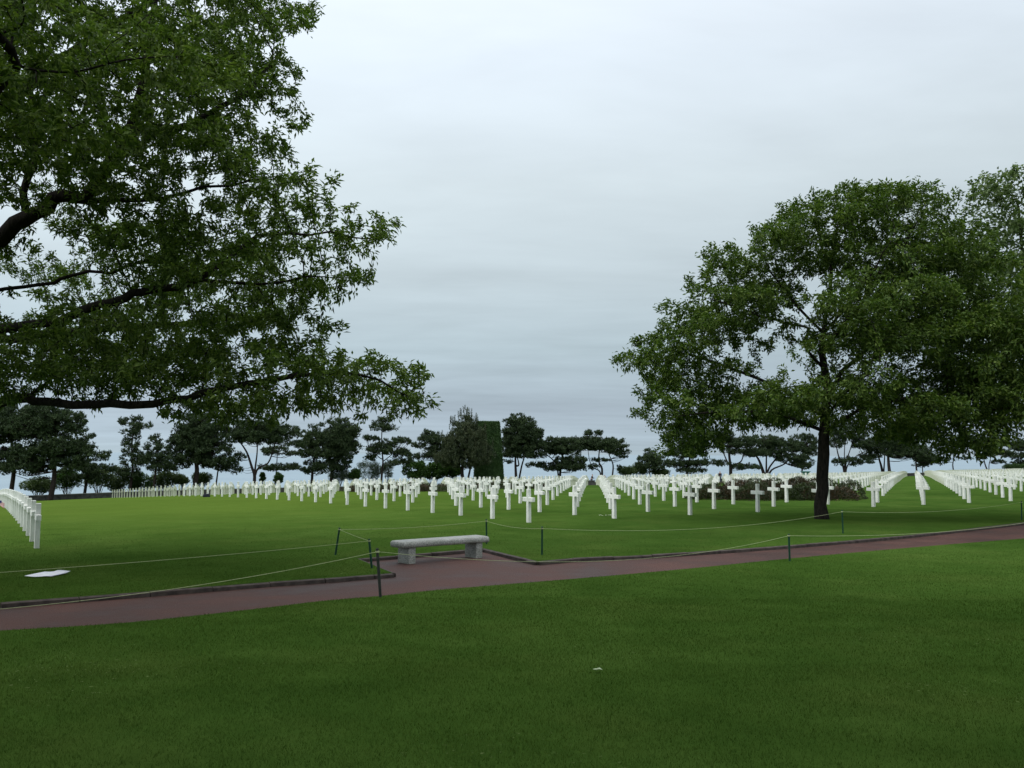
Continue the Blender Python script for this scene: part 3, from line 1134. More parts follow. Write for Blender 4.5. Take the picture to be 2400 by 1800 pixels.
# paler tree further back at the right edge
pb = (27.5, 46.0)
pz = gz(*pb)
def PO(dx, dy, dz):
    return (pb[0] + dx, pb[1] + dy, pz + dz)
oak('broadleaf_tree', 'tall paler tree with grey green leaves at the top right edge', PO(0, 0, 0), [PO(0, 0, -.2), PO(0, 0, 3), PO(.1, 0, 6), PO(0, 0, 10), PO(-.3, 0, 15.8)],
    [[PO(0, 0, 5), PO(-2, 0, 8), PO(-3.6, 0, 11)], [PO(0, 0, 6), PO(-1.5, 0, 10), PO(-2.6, 0, 13.4)], [PO(0, 0, 6.5), PO(2, 0, 10), PO(3, 0, 13)]],
    [(pb[0] - 1.0, pb[1], pz + 15.2, 2.6, 2.6, 2.4), (pb[0] - 2.6, pb[1], pz + 11.6, 2.2, 2.8, 2.2), (pb[0] + 1.5, pb[1], pz + 12, 3, 3, 3), (pb[0] - 1, pb[1], pz + 8, 3.6, 3.4, 2.6), (pb[0] - 3.9, pb[1], pz + 13.4, .6, .6, .3)],
    4500, 280, 0.8, 12, M['paleleaf'], 0.3, leafL=0.24, leafW=0.07, per=9, jit=.15, D=0.42, kill=0.55, leaf_r=0.02, minr=0.006)


# the oaks the photographer stands under; their crowns begin above the frame and shade the near lawn
for q, (sx, sy, lab) in enumerate(((-6.5, -5.0, 'oak standing behind the viewpoint to the left, its canopy shading the near lawn'), (7.5, -4.0, 'oak standing behind the viewpoint to the right, its canopy shading the near lawn'))):
    z0 = gz(sx, sy)
    def SO(dx, dy, dz):
        return (sx + dx, sy + dy, z0 + dz)
    oak('oak_tree', lab, SO(0, 0, 0), [SO(0, 0, -.2), SO(0, 0, 3), SO(.1, 0, 6), SO(0, 0, 9), SO(0, 0, 12)],
        [[SO(0, 0, 5), SO(0, 4, 7.2), SO(0, 9, 8.8)], [SO(0, 0, 5.5), SO(4, 1, 7.5), SO(8, 2, 8.6)], [SO(0, 0, 5), SO(-4, 1, 7), SO(-8, 2, 8)], [SO(0, 0, 4.6), SO(1, -4, 7), SO(1, -8, 8)]],
        [(sx, sy, z0 + 9.5, 7.5, 7, 2.6), (sx + (-1 if q else 1), sy + 9, z0 + 10.2, 6.5, 4.5, 1.5), (sx + (6 if q else -6), sy + 3, z0 + 9.4, 4.5, 6, 2)],
        4600, 520, 1.0, 40 + q, M['oakleaf'], .4, leafL=.24, leafW=.08, per=11, jit=.22, D=.5, kill=.62, leaf_r=.02, minr=.008)


# ------------------------------------------------------------------ pines along the cliff edge
def tufts(Pc, n_each, rx, rz, L, wd, up=0.55, seed=0, blades_=5):
    """needle tufts in flattened pads around points Pc; every tuft is a star of short blades"""
    r = np.random.default_rng(seed)
    n = len(Pc) * n_each
    c = np.repeat(Pc, n_each, 0)
    rxv = np.repeat(rx, n_each)
    off = r.normal(0, 1, (n, 3))
    off /= np.linalg.norm(off, axis=1)[:, None]
    off *= (r.uniform(0.15, 1, n) ** 0.5)[:, None]
    off[:, 0] *= rxv
    off[:, 1] *= rxv
    off[:, 2] *= rxv * rz
    c = c + off
    c = np.repeat(c, blades_, 0)
    N = len(c)
    az = r.uniform(0, 2 * np.pi, N)
    el_ = r.normal(up, 0.55, N)
    Rm = rot_mats(az, el_, r.uniform(0, 3.14, N))
    l = L * r.uniform(0.6, 1.3, N)
    ww = wd * r.uniform(0.7, 1.3, N)
    loc = np.zeros((N, 3, 3))
    loc[:, 0] = np.stack([np.zeros(N), ww, np.zeros(N)], 1)
    loc[:, 1] = np.stack([np.zeros(N), -ww, np.zeros(N)], 1)
    loc[:, 2] = np.stack([l, np.zeros(N), np.zeros(N)], 1)
    V = np.einsum('nij,nkj->nki', Rm, loc) + c[:, None, :]
    return V.reshape(-1, 3), np.arange(N * 3).reshape(N, 3)


def edge_point(px, i):
    """where the sight line of column px crosses lattice line i"""
    t = (px - 1200) / F
    # x = t*y ; solve for j
    ax, ay = OX + i * LA * UX, OY + i * LA * UY
    j = (t * ay - ax) / (LB * VX - t * LB * VY)
    return ax + j * LB * VX, ay + j * LB * VY


PINES = [
 # x, i, trunk radius, stems[(dx,y) px paths], ellipses (cx,cy,rx,ry), label, kind
 (126, 45.3, .30, [[(127, 1120), (128, 1060), (130, 985)]], [(130, 985, 66, 30), (70, 1005, 70, 30), (190, 1070, 34, 22), (160, 1090, 40, 16), (60, 1098, 60, 14), (150, 1045, 55, 28), (85, 1065, 62, 28), (110, 960, 50, 12), (180, 1000, 26, 18)], 'massive dark pine with straight thick trunk standing before the low wall at left'),
 (32, 47, .26, [[(33, 1100), (30, 1050), (20, 990)]], [(15, 995, 60, 45), (30, 1075, 45, 22), (-10, 960, 40, 20), (-30, 1040, 40, 40)], 'leftmost dark pine at the picture edge, half behind the massive one'),
 (205, 48.5, .18, [[(206, 1100), (204, 1060), (203, 1020)]], [(205, 1024, 14, 12), (200, 1048, 30, 12), (226, 1068, 34, 9), (185, 1092, 34, 10), (228, 1100, 42, 10), (205, 1120, 50, 9)], 'small conical pine between the massive pine and the twin pines'),
 (310, 50, .17, [[(311, 1100), (309, 1050), (312, 990)]], [(308, 988, 26, 11), (330, 1000, 25, 9), (308, 1018, 24, 16), (304, 1048, 22, 16), (318, 1078, 34, 18), (300, 1108, 26, 12)], 'tall ragged pine, left one of a close pair on the left'),
 (365, 49, .15, [[(364, 1110), (366, 1070), (362, 1030)]], [(362, 1030, 18, 10), (368, 1052, 26, 14), (372, 1078, 36, 16), (380, 1098, 30, 9)], 'lower bushy pine, right one of a close pair on the left'),
 (460, 49, .34, [[(462, 1100), (455, 1060), (462, 990)], [(480, 1080), (520, 1050)], [(430, 1080), (420, 1040)]], [(462, 982, 46, 10), (466, 1025, 58, 34), (472, 1004, 64, 14), (448, 1030, 55, 15), (470, 1052, 76, 15), (450, 1076, 56, 12), (420, 1094, 28, 7), (520, 1080, 40, 9), (535, 1025, 20, 9)], 'broad layered pine with a flat dark top left of the multi-stem pine'),
 (509, 50, .13, [[(510, 1110), (512, 1080)]], [(512, 1090, 40, 7), (530, 1100, 22, 5), (500, 1072, 26, 9)], 'slim pine trunk under the broad layered pine'),
 (598, 48, .24, [[(597, 1118), (590, 1095), (575, 1060), (560, 1035)], [(598, 1100), (604, 1060), (600, 1010)], [(602, 1102), (628, 1085), (640, 1050), (650, 1010)]], [(600, 998, 62, 11), (610, 1016, 70, 12), (560, 1015, 42, 11), (650, 1008, 46, 12), (690, 1018, 22, 6), (612, 1030, 72, 9), (684, 1040, 28, 5), (555, 1072, 22, 7), (565, 1102, 18, 6), (690, 1062, 26, 4)], 'umbrella pine with forked trunk and open branches'),
 (647, 52, .12, [[(648, 1100), (649, 1060)]], [(650, 1096, 42, 6), (645, 1056, 34, 8), (690, 1094, 24, 5)], 'slim upright pine just right of the forked umbrella pine'),
 (734, 49, .2, [[(733, 1100), (740, 1050), (742, 1010)]], [(742, 1000, 16, 10), (738, 1040, 28, 30), (735, 1020, 28, 12), (724, 1042, 30, 10), (742, 1062, 40, 12), (738, 1095, 36, 14), (702, 1044, 16, 4)], 'dark pine, left half of the dense twin clump'),
 (778, 50, .24, [[(780, 1090), (790, 1050), (792, 1000)]], [(790, 992, 28, 12), (795, 1040, 42, 44), (806, 1010, 36, 16), (785, 1030, 42, 18), (800, 1058, 40, 20), (790, 1088, 32, 18), (838, 1044, 16, 4)], 'dense dark pine, right half of the dense twin clump'),
 (895, 49, .17, [[(896, 1100), (898, 1080), (893, 1040), (896, 990)], [(893, 1075), (870, 1055)], [(900, 1080), (925, 1060)]], [(895, 988, 22, 7), (897, 1002, 34, 7), (872, 1026, 24, 6), (934, 1034, 34, 6), (900, 1042, 30, 6), (868, 1050, 24, 5), (905, 1057, 50, 6), (940, 1064, 26, 6), (872, 1072, 22, 5), (940, 1082, 32, 7)], 'open tiered pine with flat separated layers standing clear against the sky'),
 (1019, 50, .2, [[(1020, 1090), (1016, 1050), (1010, 1020)]], [(1008, 1018, 22, 9), (1016, 1032, 38, 11), (984, 1046, 20, 6), (1032, 1058, 42, 15), (984, 1070, 30, 6), (1046, 1085, 34, 14)], 'rounded pine left of the tall spiky pine'),
 (1212, 49, .26, [[(1209, 1110), (1208, 1070), (1212, 1010)], [(1222, 1095), (1230, 1060), (1226, 1000)], [(1216, 1088), (1206, 1050)]], [(1214, 976, 16, 9), (1226, 1030, 46, 30), (1224, 1000, 34, 16), (1200, 1056, 30, 14), (1206, 990, 24, 10), (1228, 992, 26, 12), (1198, 1010, 24, 9), (1238, 1016, 34, 14), (1205, 1035, 34, 14), (1248, 1044, 32, 14), (1220, 1062, 44, 12), (1190, 1082, 12, 6), (1258, 1066, 24, 6)], 'tall domed pine just right of the clipped hedge column'),
 (1311, 49, .22, [[(1314, 1095), (1318, 1065), (1310, 1035)], [(1304, 1090), (1280, 1065), (1262, 1055)], [(1330, 1060), (1345, 1050)]], [(1300, 1036, 34, 9), (1310, 1050, 40, 12), (1330, 1092, 44, 9), (1328, 1034, 30, 8), (1280, 1048, 24, 8), (1322, 1056, 44, 12), (1338, 1080, 40, 9), (1352, 1098, 24, 5), (1262, 1090, 26, 6), (1292, 1098, 24, 5)], 'leaning pine with crooked trunk left of the aisle'),
 (1409, 49, .2, [[(1411, 1100), (1404, 1085), (1403, 1066), (1406, 1040)], [(1406, 1106), (1390, 1096), (1382, 1078), (1378, 1050)]], [(1392, 1016, 26, 5), (1395, 1044, 54, 11), (1370, 1040, 36, 10), (1372, 1030, 30, 6), (1408, 1036, 42, 8), (1382, 1048, 44, 7), (1352, 1040, 20, 6), (1418, 1052, 30, 6), (1408, 1078, 24, 2), (1385, 1094, 18, 5)], 'flat topped windswept pine on the right of the aisle end'),
 (1431, 50, .15, [[(1437, 1098), (1434, 1080), (1427, 1062), (1430, 1045)]], [(1440, 1034, 26, 6), (1456, 1046, 24, 5), (1446, 1060, 28, 6), (1466, 1056, 14, 3), (1444, 1096, 12, 5), (1462, 1071, 14, 3)], 'windswept pine with bent bare trunk, second right of the aisle end'),
 (1522, 50, .14, [[(1523, 1095), (1525, 1075)]], [(1524, 1060, 14, 8), (1518, 1074, 24, 9), (1532, 1076, 24, 9), (1525, 1090, 36, 9)], 'small round pine standing alone left of the broad oak'),
 (1611, 49, .22, [[(1610, 1100), (1616, 1070), (1612, 1030)]], [(1590, 1045, 26, 9), (1624, 1040, 36, 14), (1612, 1062, 46, 12), (1584, 1086, 30, 9), (1636, 1084, 40, 8), (1620, 1102, 36, 5), (1600, 1020, 26, 12)], 'spreading dark pine under the left edge of the broad oak'),
 (1711, 48.5, .34, [[(1712, 1095), (1708, 1060), (1712, 1010)], [(1716, 1095), (1738, 1080), (1744, 1050)], [(1706, 1085), (1694, 1055)]], [(1708, 1040, 34, 10), (1690, 1020, 30, 14), (1742, 1035, 34, 12), (1694, 1086, 20, 6), (1748, 1094, 34, 6), (1716, 1058, 28, 6), (1770, 1060, 26, 8)], 'thick trunked pine seen below the crown of the broad oak'),
 (1794, 49, .34, [[(1786, 1098), (1776, 1075), (1760, 1050)], [(1796, 1098), (1798, 1060), (1800, 1030)], [(1808, 1102), (1840, 1086), (1858, 1060)], [(1802, 1098), (1822, 1070), (1830, 1040)]], [(1790, 1036, 50, 16), (1836, 1046, 44, 16), (1768, 1060, 34, 9), (1858, 1074, 40, 11), (1812, 1062, 34, 8), (1880, 1090, 24, 6)], 'many stemmed spreading pine left of the dark oak trunk'),
 (1878, 50, .2, [[(1880, 1090), (1884, 1050)]], [(1882, 1040, 32, 24), (1886, 1084, 20, 14), (1895, 1062, 18, 12)], 'dark pine close left of the oak trunk'),
 (1978, 48, .24, [[(1976, 1092), (1966, 1070), (1958, 1040)], [(1980, 1092), (1980, 1060), (1982, 1010)], [(1986, 1092), (2006, 1070), (2030, 1055)], [(1983, 1085), (1994, 1050), (2004, 1010)]], [(1968, 1084, 16, 9), (1988, 1078, 20, 7), (2008, 1088, 16, 4), (1985, 1015, 44, 18), (2030, 1080, 22, 6), (1960, 1040, 20, 10), (2026, 1040, 30, 12)], 'pine with many upright bare stems right of the oak trunk'),
 (2067, 47.5, .28, [[(2066, 1095), (2058, 1070), (2056, 1040)], [(2072, 1095), (2072, 1060), (2070, 1020)]], [(2056, 1045, 34, 18), (2040, 1068, 26, 8), (2076, 1030, 30, 16)], 'forked pine, left of the two trunks by the right aisle'),
 (2084, 44.8, .34, [[(2083, 1090), (2082, 1050), (2086, 1010)]], [(2092, 1025, 44, 20), (2112, 1060, 46, 12), (2100, 1040, 40, 14), (2140, 1066, 26, 8)], 'straight thick pine trunk at the left corner of the right aisle'),
 (2147, 49, .2, [[(2147, 1090), (2146, 1060), (2150, 1030)]], [(2146, 1056, 36, 14), (2166, 1072, 26, 10), (2126, 1044, 26, 10)], 'slim pine at the head of the right aisle'),
 (2161, 50, .13, [[(2162, 1096), (2168, 1080)]], [(2172, 1082, 28, 7), (2182, 1074, 18, 8), (2158, 1090, 18, 3)], 'small slanting pine at the head of the right aisle'),
 (2234, 49, .15, [[(2233, 1090), (2238, 1065), (2236, 1040)], [(2238, 1066), (2256, 1050)]], [(2236, 1040, 30, 7), (2256, 1026, 26, 7), (2214, 1078, 14, 3), (2262, 1074, 16, 2), (2240, 1060, 22, 3)], 'thin sparse pine showing sky all around it at the right'),
 (2315, 49, .18, [[(2310, 1092), (2304, 1072), (2300, 1050)], [(2318, 1090), (2322, 1068), (2326, 1045)]], [(2318, 1036, 48, 10), (2344, 1060, 32, 5), (2288, 1046, 30, 6), (2340, 1082, 18, 3), (2300, 1070, 12, 3)], 'pine with a trunk forked like a Y at the right'),
 (2393, 49, .18, [[(2392, 1085), (2394, 1050)]], [(2392, 1044, 30, 14), (2378, 1068, 26, 7), (2396, 1086, 26, 6)], 'pine at the extreme right edge'),
]


def pine(k, rec, m='pine', name='pine_tree', spiky=False):
    px, ii, tr_r, stems, ells, lab = rec
    x, y = edge_point(px, ii)
    z = gz(x, y)
    base = Vector((x, y, z))
    root = empty(name, base)
    tag(root, lab, 'tree', 'pine trees along the cliff edge')
    r = random.Random(100 + k)
    nr = np.random.default_rng(100 + k)
    s = y / F
    lines = []
    pts_all = []
    mb = MB()
    for q, st in enumerate(stems):
        pts = [onray(a, b, y) for a, b in st]
        for w_, p in enumerate(pts):
            p.y += r.uniform(-.4, .4) * w_
        if q == 0 or len(pts) > 2:
            dz = 0.0
            pts = [base - Vector((0, 0, .4)) + Vector((r.uniform(-.1, .1) * q, 0, 0))] + pts
        elif lines:
            pts = [min(lines, key=lambda v: (v - pts[0]).length)] + pts
        # smooth
        ln = []
        for a in range(len(pts) - 1):
            p0, p1, p2, p3 = pts[max(a - 1, 0)], pts[a], pts[a + 1], pts[min(a + 2, len(pts) - 1)]
            for t in (0, .25, .5, .75):
                ln.append(0.5 * ((2 * p1) + (p2 - p0) * t + (2 * p0 - 5 * p1 + 4 * p2 - p3) * t * t + (3 * p1 - p0 - 3 * p2 + p3) * t ** 3))
        ln.append(pts[-1])
        f = 1.0 if q == 0 else 0.62
        n = len(ln)
        mb.tube([p - base for p in ln], [max(.04, tr_r * 1.15 * f * (1.12 - .85 * (a / n))) for a in range(n)], 7)
        lines += ln
    # pads
    pads, prad = [], []
    for cx_, cy_, rx, ry in ells:
        c = onray(cx_, cy_, y)
        RX, RZ = rx * s * 1.04, (ry * 1.18 + 1.0) * s
        RY = max(0.8, min(RX, 3.2) * 0.85)
        n = max(5, int(5.0 * (RX * RY) ** 0.9 * max(1.0, RZ / 0.5) ** 0.9))
        for _ in range(n):
            a = r.uniform(0, 2 * math.pi)
            q = math.sqrt(r.uniform(0, 1))
            zz = r.uniform(-1, 1) * math.sqrt(max(0, 1 - q * q * .8))
            p = Vector((c.x + math.cos(a) * q * RX * .93, c.y + math.sin(a) * q * RY, c.z + zz * RZ * .85))
            pads.append(p)
            prad.append(r.uniform(.36, .70) * (0.8 if RZ < .4 else 1.0))
    # branches from the stems to a share of the pads
    for p in pads:
        if r.random() < 0.38:
            a = min(lines, key=lambda v: (v - p).length + max(0, v.z - p.z) * .8)
            d = p - a
            if d.length < 0.4:
                continue
            mid = a.lerp(p, .55) + Vector((r.uniform(-.25, .25), r.uniform(-.25, .25), -abs(d.length) * r.uniform(.02, .14)))
            r0 = min(.085, .022 + d.length * .014)
            mb.tube([a - base, a.lerp(mid, .5) - base + Vector((0, 0, -.06)), mid - base, p - base], [r0, r0 * .8, r0 * .6, r0 * .3], 4, cap=False)
    mb.build('trunk', M['pinebark'], root, smooth=True)
    Pc = np.array([tuple(p - base) for p in pads])
    PR = np.array(prad)
    if spiky:
        V, Fc = tufts(Pc, 24, PR, 1.0, .42, .04, 1.1, 200 + k, 6)
    else:
        V, Fc = tufts(Pc, 17, PR, .72, .34, .055, .8, 200 + k, 6)
    mesh_np('crown', V, Fc, M[m], root)
    return root


for k, rec in enumerate(PINES):
    pine(k, rec)
spk = [(1092 + dx, y0, rx, ry) for dx, y0, rx, ry in ((0, 985, 14, 14), (-4, 1002, 32, 14), (2, 1020, 44, 16), (-4, 1040, 52, 18), (4, 1060, 60, 18), (-2, 1080, 60, 14), (-44, 1076, 28, 14))]
sp = pine(60, (1092, 45.7, .28, [[(1083, 1110), (1086, 1080), (1090, 1030), (1092, 975)], [(1100, 1108), (1104, 1085), (1100, 1050)]], spk, 'tall bushy pine bristling with upright pale shoots left of the hedge column'), 'pinelight', 'pine_tree', True)
# the upright candles of that pine
px, py = edge_point(1092, 45.7)
zb = gz(px, py)
mb = MB()
r = random.Random(4)
cand = []
for cx_, cy_, rx, ry in spk:
    for _ in range(int(5 + rx * .55)):
        a = r.uniform(0, 2 * math.pi)
        q = onray(cx_ + math.cos(a) * rx, cy_ + r.uniform(-1, .2) * ry, py)
        q.y += math.sin(a) * rx * py / F * .8
        cand.append(q)
for q in (onray(1086, 968, py), onray(1090, 962, py), onray(1096, 966, py), onray(1074, 978, py), onray(1106, 978, py), onray(1066, 990, py), onray(1116, 988, py)):
    cand.append(q)
Pc, DD_ = [], []
for q in cand:
    L = r.uniform(.7, 1.5)
    n = int(L / .09)
    for h in range(n):
        Pc.append((q.x - px, q.y - py, q.z - zb + h * .09))
        DD_.append((r.gauss(0, .35), r.gauss(0, .35), 1.0))
DD_ = np.array(DD_)
DD_ /= np.linalg.norm(DD_, axis=1)[:, None]
V, Fc = leaves(np.array(Pc), DD_, 5, .26, .022, .9, .04, -.5)
mesh_np('young_shoots', V, Fc, M['pinelight'], sp)


# ------------------------------------------------------------------ clipped hedge column
def leaf_shell(name, faces_fn, n, L, wd, m, parent, seed):
    r = np.random.default_rng(seed)
    P, N = faces_fn(r, n)
    V, Fc = leaves(P, N, 2, L, wd, .7, .07, 0)
    return mesh_np(name, V, Fc, m, parent)


hx, hy = edge_point(1148, 47.4)
hz = gz(hx, hy)
hs = hy / F
hb = empty('clipped_hedge', (hx, hy, hz))
tag(hb, 'tall dark green clipped hedge column with straight tapering sides behind the spiky pine', 'hedge')
H_ = onray(1148, 990.5, hy).z - hz
wb, wt, dxt = 33 * hs * 1.02, 25.5 * hs, -4 * hs
mb = MB()
k0 = .96
mb.raw([(-wb * k0, -wb * k0, -.3), (wb * k0, -wb * k0, -.3), (wb * k0, wb * k0, -.3), (-wb * k0, wb * k0, -.3),
        (dxt - wt * k0, -wt * k0, H_ * .992), (dxt + wt * k0, -wt * k0, H_ * .992), (dxt + wt * k0, wt * k0, H_ * .992), (dxt - wt * k0, wt * k0, H_ * .992)],
       [(3, 2, 1, 0), (4, 5, 6, 7), (0, 1, 5, 4), (1, 2, 6, 5), (2, 3, 7, 6), (3, 0, 4, 7)])
mb.build('twig_mass', M['hedge'], hb)
def hedge_pts(r, n):
    P, N = [], []
    for k in range(n):
        f = r.integers(0, 5)
        t = r.uniform(0, 1)
        if f == 4:
            P.append((dxt + r.uniform(-wt, wt), r.uniform(-wt, wt), H_))
            N.append((0, 0, 1))
        else:
            hw = wb + (wt - wb) * t
            c = dxt * t
            u = r.uniform(-hw, hw)
            P.append([(c + u, -hw, t * H_), (c + hw, u, t * H_), (c + u, hw, t * H_), (c - hw, u, t * H_)][f])
            N.append([(0, -1, .1), (1, 0, .1), (0, 1, .1), (-1, 0, .1)][f])
    return np.array(P, float), np.array(N, float)
leaf_shell('leaves', hedge_pts, 26000, .16, .045, M['hedge'], hb, 5)


# ------------------------------------------------------------------ shrubs
def bush(px, py, rx, ry, ii, m, lab, seed, name='bush', L=.24, wd=.06, dens=1.0, twiggy=False, cat='bush'):
    x, y = edge_point(px, ii)
    z = gz(x, y)
    s = y / F
    py -= 3
    rx, ry = rx * 1.15, ry * 1.15
    c = onray(px, py, y)
    root = empty(name, (x, y, z))
    tag(root, lab, cat, 'shrubs by the cliff edge')
    r = np.random.default_rng(seed)
    RX, RZ = rx * s, ry * s
    cz = max(c.z - z, RZ * .4)
    nb_ = int(10 + RX * 9)
    cs = r.normal(0, 1, (nb_, 3))
    cs /= np.linalg.norm(cs, axis=1)[:, None]
    cs *= r.uniform(.25, 1, (nb_, 1)) ** .5
    cs *= (RX * .85, RX * .6, RZ * .8)
    cs += (0, 0, cz)
    n = int(900 * dens * max(1, RX))
    pk = r.integers(0, nb_, n)
    off = r.normal(0, 1, (n, 3))
    off /= np.linalg.norm(off, axis=1)[:, None]
    rad = min(.75, RX * .4)
    P = cs[pk] + off * rad * (r.uniform(.3, 1, (n, 1)) ** .5) * (1, 1, .8)
    P[:, 2] = np.maximum(P[:, 2], .02)
    D_ = P - (0, 0, cz * .3)
    D_ /= np.linalg.norm(D_, axis=1)[:, None] + 1e-6
    V, Fc = leaves(P, D_, 3, L, wd, .8, .05, 0)
    mb = MB()
    for q in cs[::2]:
        mb.tube([(r.uniform(-.2, .2), r.uniform(-.2, .2), -.2), tuple(q * (.5, .5, .6)), tuple(q)], [.045, .03, .012], 4, cap=False)
    mb.build('stems', M['pinebark'], root)
    mesh_np('foliage', V, Fc, M[m], root)
    return root


bush(100, 1140, 34, 15, 49.5, 'bush', 'olive green bush behind the low wall between two pine trunks', 1)
bush(165, 1128, 30, 22, 50, 'brightbush', 'mid green bush behind the wall right of the massive pine', 2)
bush(240, 1122, 30, 26, 50.5, 'bush', 'green bush behind the first small crosses at left', 3)
bush(285, 1128, 28, 30, 51, 'bush', 'tall pale green bush left of the twin pines', 4)
bush(340, 1132, 30, 20, 51, 'brightbush', 'dark green bush beneath the twin pines', 5)
bush(390, 1128, 26, 22, 51, 'bush', 'rounded green bush right of the twin pines', 6)
bush(432, 1126, 20, 13, 51, 'bush', 'round olive bush just left of the broad layered pine trunk', 7)
bush(478, 1126, 20, 13, 51, 'bush', 'olive bush just right of the broad layered pine trunk', 8)
bush(620, 1122, 7, 11, 50, 'brightbush', 'narrow little shrub right of the forked umbrella pine', 9)
bush(657, 1124, 10, 11, 50, 'brightbush', 'small round dark shrub at the foot of the slim upright pine', 10)
bush(798, 1118, 22, 14, 50, 'tamarisk', 'feathery grey green shrub below the dense twin clump', 11, L=.3, wd=.02)
bush(832, 1116, 16, 12, 50, 'brightbush', 'small green bush left of the tall feathery shrub', 12)
bush(868, 1104, 27, 24, 51, 'tamarisk', 'tall feathery grey green shrub left of the tiered pine trunk', 13, L=.36, wd=.02, dens=.75)
bush(910, 1106, 15, 19, 51, 'tamarisk', 'feathery shrub right of the tiered pine trunk', 14, L=.36, wd=.02, dens=.75)
bush(975, 1104, 24, 20, 48, 'brightbush', 'bright green leafy bush left of the spiky pine', 15, L=.3, wd=.1)
bush(1018, 1108, 30, 18, 48.5, 'brightbush', 'dark broadleaf bush beneath the rounded pine', 16, L=.3, wd=.1)
bush(1060, 1106, 24, 12, 48.5, 'brightbush', 'low green bush beneath the spiky pine', 17, L=.3, wd=.1)
bush(1468, 1107, 18, 7, 50, 'bush', 'low yellowish bush right of the bent bare pine', 18)
bush(1500, 1102, 22, 10, 50.5, 'bush', 'low olive bush left of the small round pine', 19)
bush(1548, 1110, 20, 5, 50, 'bush', 'ground hugging bush right of the small round pine', 20)
bush(2378, 1097, 30, 4, 47, 'hedge', 'low flat clipped dark hedge at the right edge', 21, name='low_hedge', cat='hedge')

# heath beds between the graves
BL = ['large mound of dark red brown and green heath shrubs behind the oak trunk', 'low dark heath bed among the graves left of centre', 'low brown heath bed among the graves below the hedge column']
for b, (cx_, cy_, rx, ry, ang, h) in enumerate(BEDS):
    z = gz(cx_, cy_)
    root = empty('heath_bed', (cx_, cy_, z), ang)
    tag(root, BL[b], 'flower bed', 'heath beds among the graves')
    r = np.random.default_rng(300 + b)
    ncl = int(rx * ry * (4.2 if b == 0 else 5))
    for part, mname, share in (('heath_shrubs', 'heath', .55), ('green_shrubs', 'heathgreen', .45)):
        n = int(ncl * share)
        a = r.uniform(0, 2 * np.pi, n)
        q = np.sqrt(r.uniform(0, 1, n)) * .93
        cx0, cy0 = np.cos(a) * q * rx, np.sin(a) * q * ry
        hh = h * (1 - q ** 4 * .55) * r.uniform(.55, 1.0, n)
        per = 480 if b == 0 else 160
        N = n * per
        rr = np.repeat(r.uniform(.6, 1.05, n) if b == 0 else r.uniform(.4, .75, n), per)
        az = r.uniform(0, 2 * np.pi, N)
        elv = np.arcsin(r.uniform(0, 1, N))
        P = np.column_stack([np.repeat(cx0, per) + np.cos(az) * np.cos(elv) * rr, np.repeat(cy0, per) + np.sin(az) * np.cos(elv) * rr, np.sin(elv) * np.repeat(hh, per)])
        D_ = np.column_stack([np.cos(az) * np.cos(elv) * .6, np.sin(az) * np.cos(elv) * .6, np.sin(elv) * .8 + .5])
        D_ /= np.linalg.norm(D_, axis=1)[:, None]
        # follow the ground
        wx = cx_ + P[:, 0] * math.cos(ang) - P[:, 1] * math.sin(ang)
        wy = cy_ + P[:, 0] * math.sin(ang) + P[:, 1] * math.cos(ang)
        P[:, 2] += ground(wx, wy) - z - .02
        V, Fc = leaves(P, D_, 2, .12, .018, .6, .03, 0)
        mesh_np(part, V, Fc, M[mname], root)

# ------------------------------------------------------------------ low sea wall
mb, mc = MB(), MB()
prev = None
for j in np.arange(-16, 78, 1.5):
    x, y = lat(46.4, j)
    q = Vector((x, y, gz(x, y)))
    if prev is not None:
        d = (q - prev).xy.normalized()
        n = Vector((-d.y, d.x, 0))
        hW = .66
        for mm, (w_, z0, z1) in ((mb, (.20, -.5, hW)), (mc, (.25, hW + .002, hW + .09))):
            vs = []
            for p in (prev, q):
                for sgn in (-1, 1):
                    for zz in (z0, z1):
                        vs.append((p.x + n.x * w_ * sgn, p.y + n.y * w_ * sgn, p.z + zz))
            mm.raw(vs, [(0, 1, 3, 2), (4, 6, 7, 5), (0, 4, 5, 1), (2, 3, 7, 6), (1, 5, 7, 3), (0, 2, 6, 4)])
    prev = q
wl = empty('low_wall', (*lat(46.2, 10), gz(*lat(46.2, 10))))
tag(wl, 'low dark stone wall with pale coping closing the cemetery towards the sea', 'wall')
for o in (mb.build('masonry', M['wall']), mc.build('coping', M['coping'])):
    o.parent = wl
    o.matrix_parent_inverse = Matrix.Translation(-wl.location)

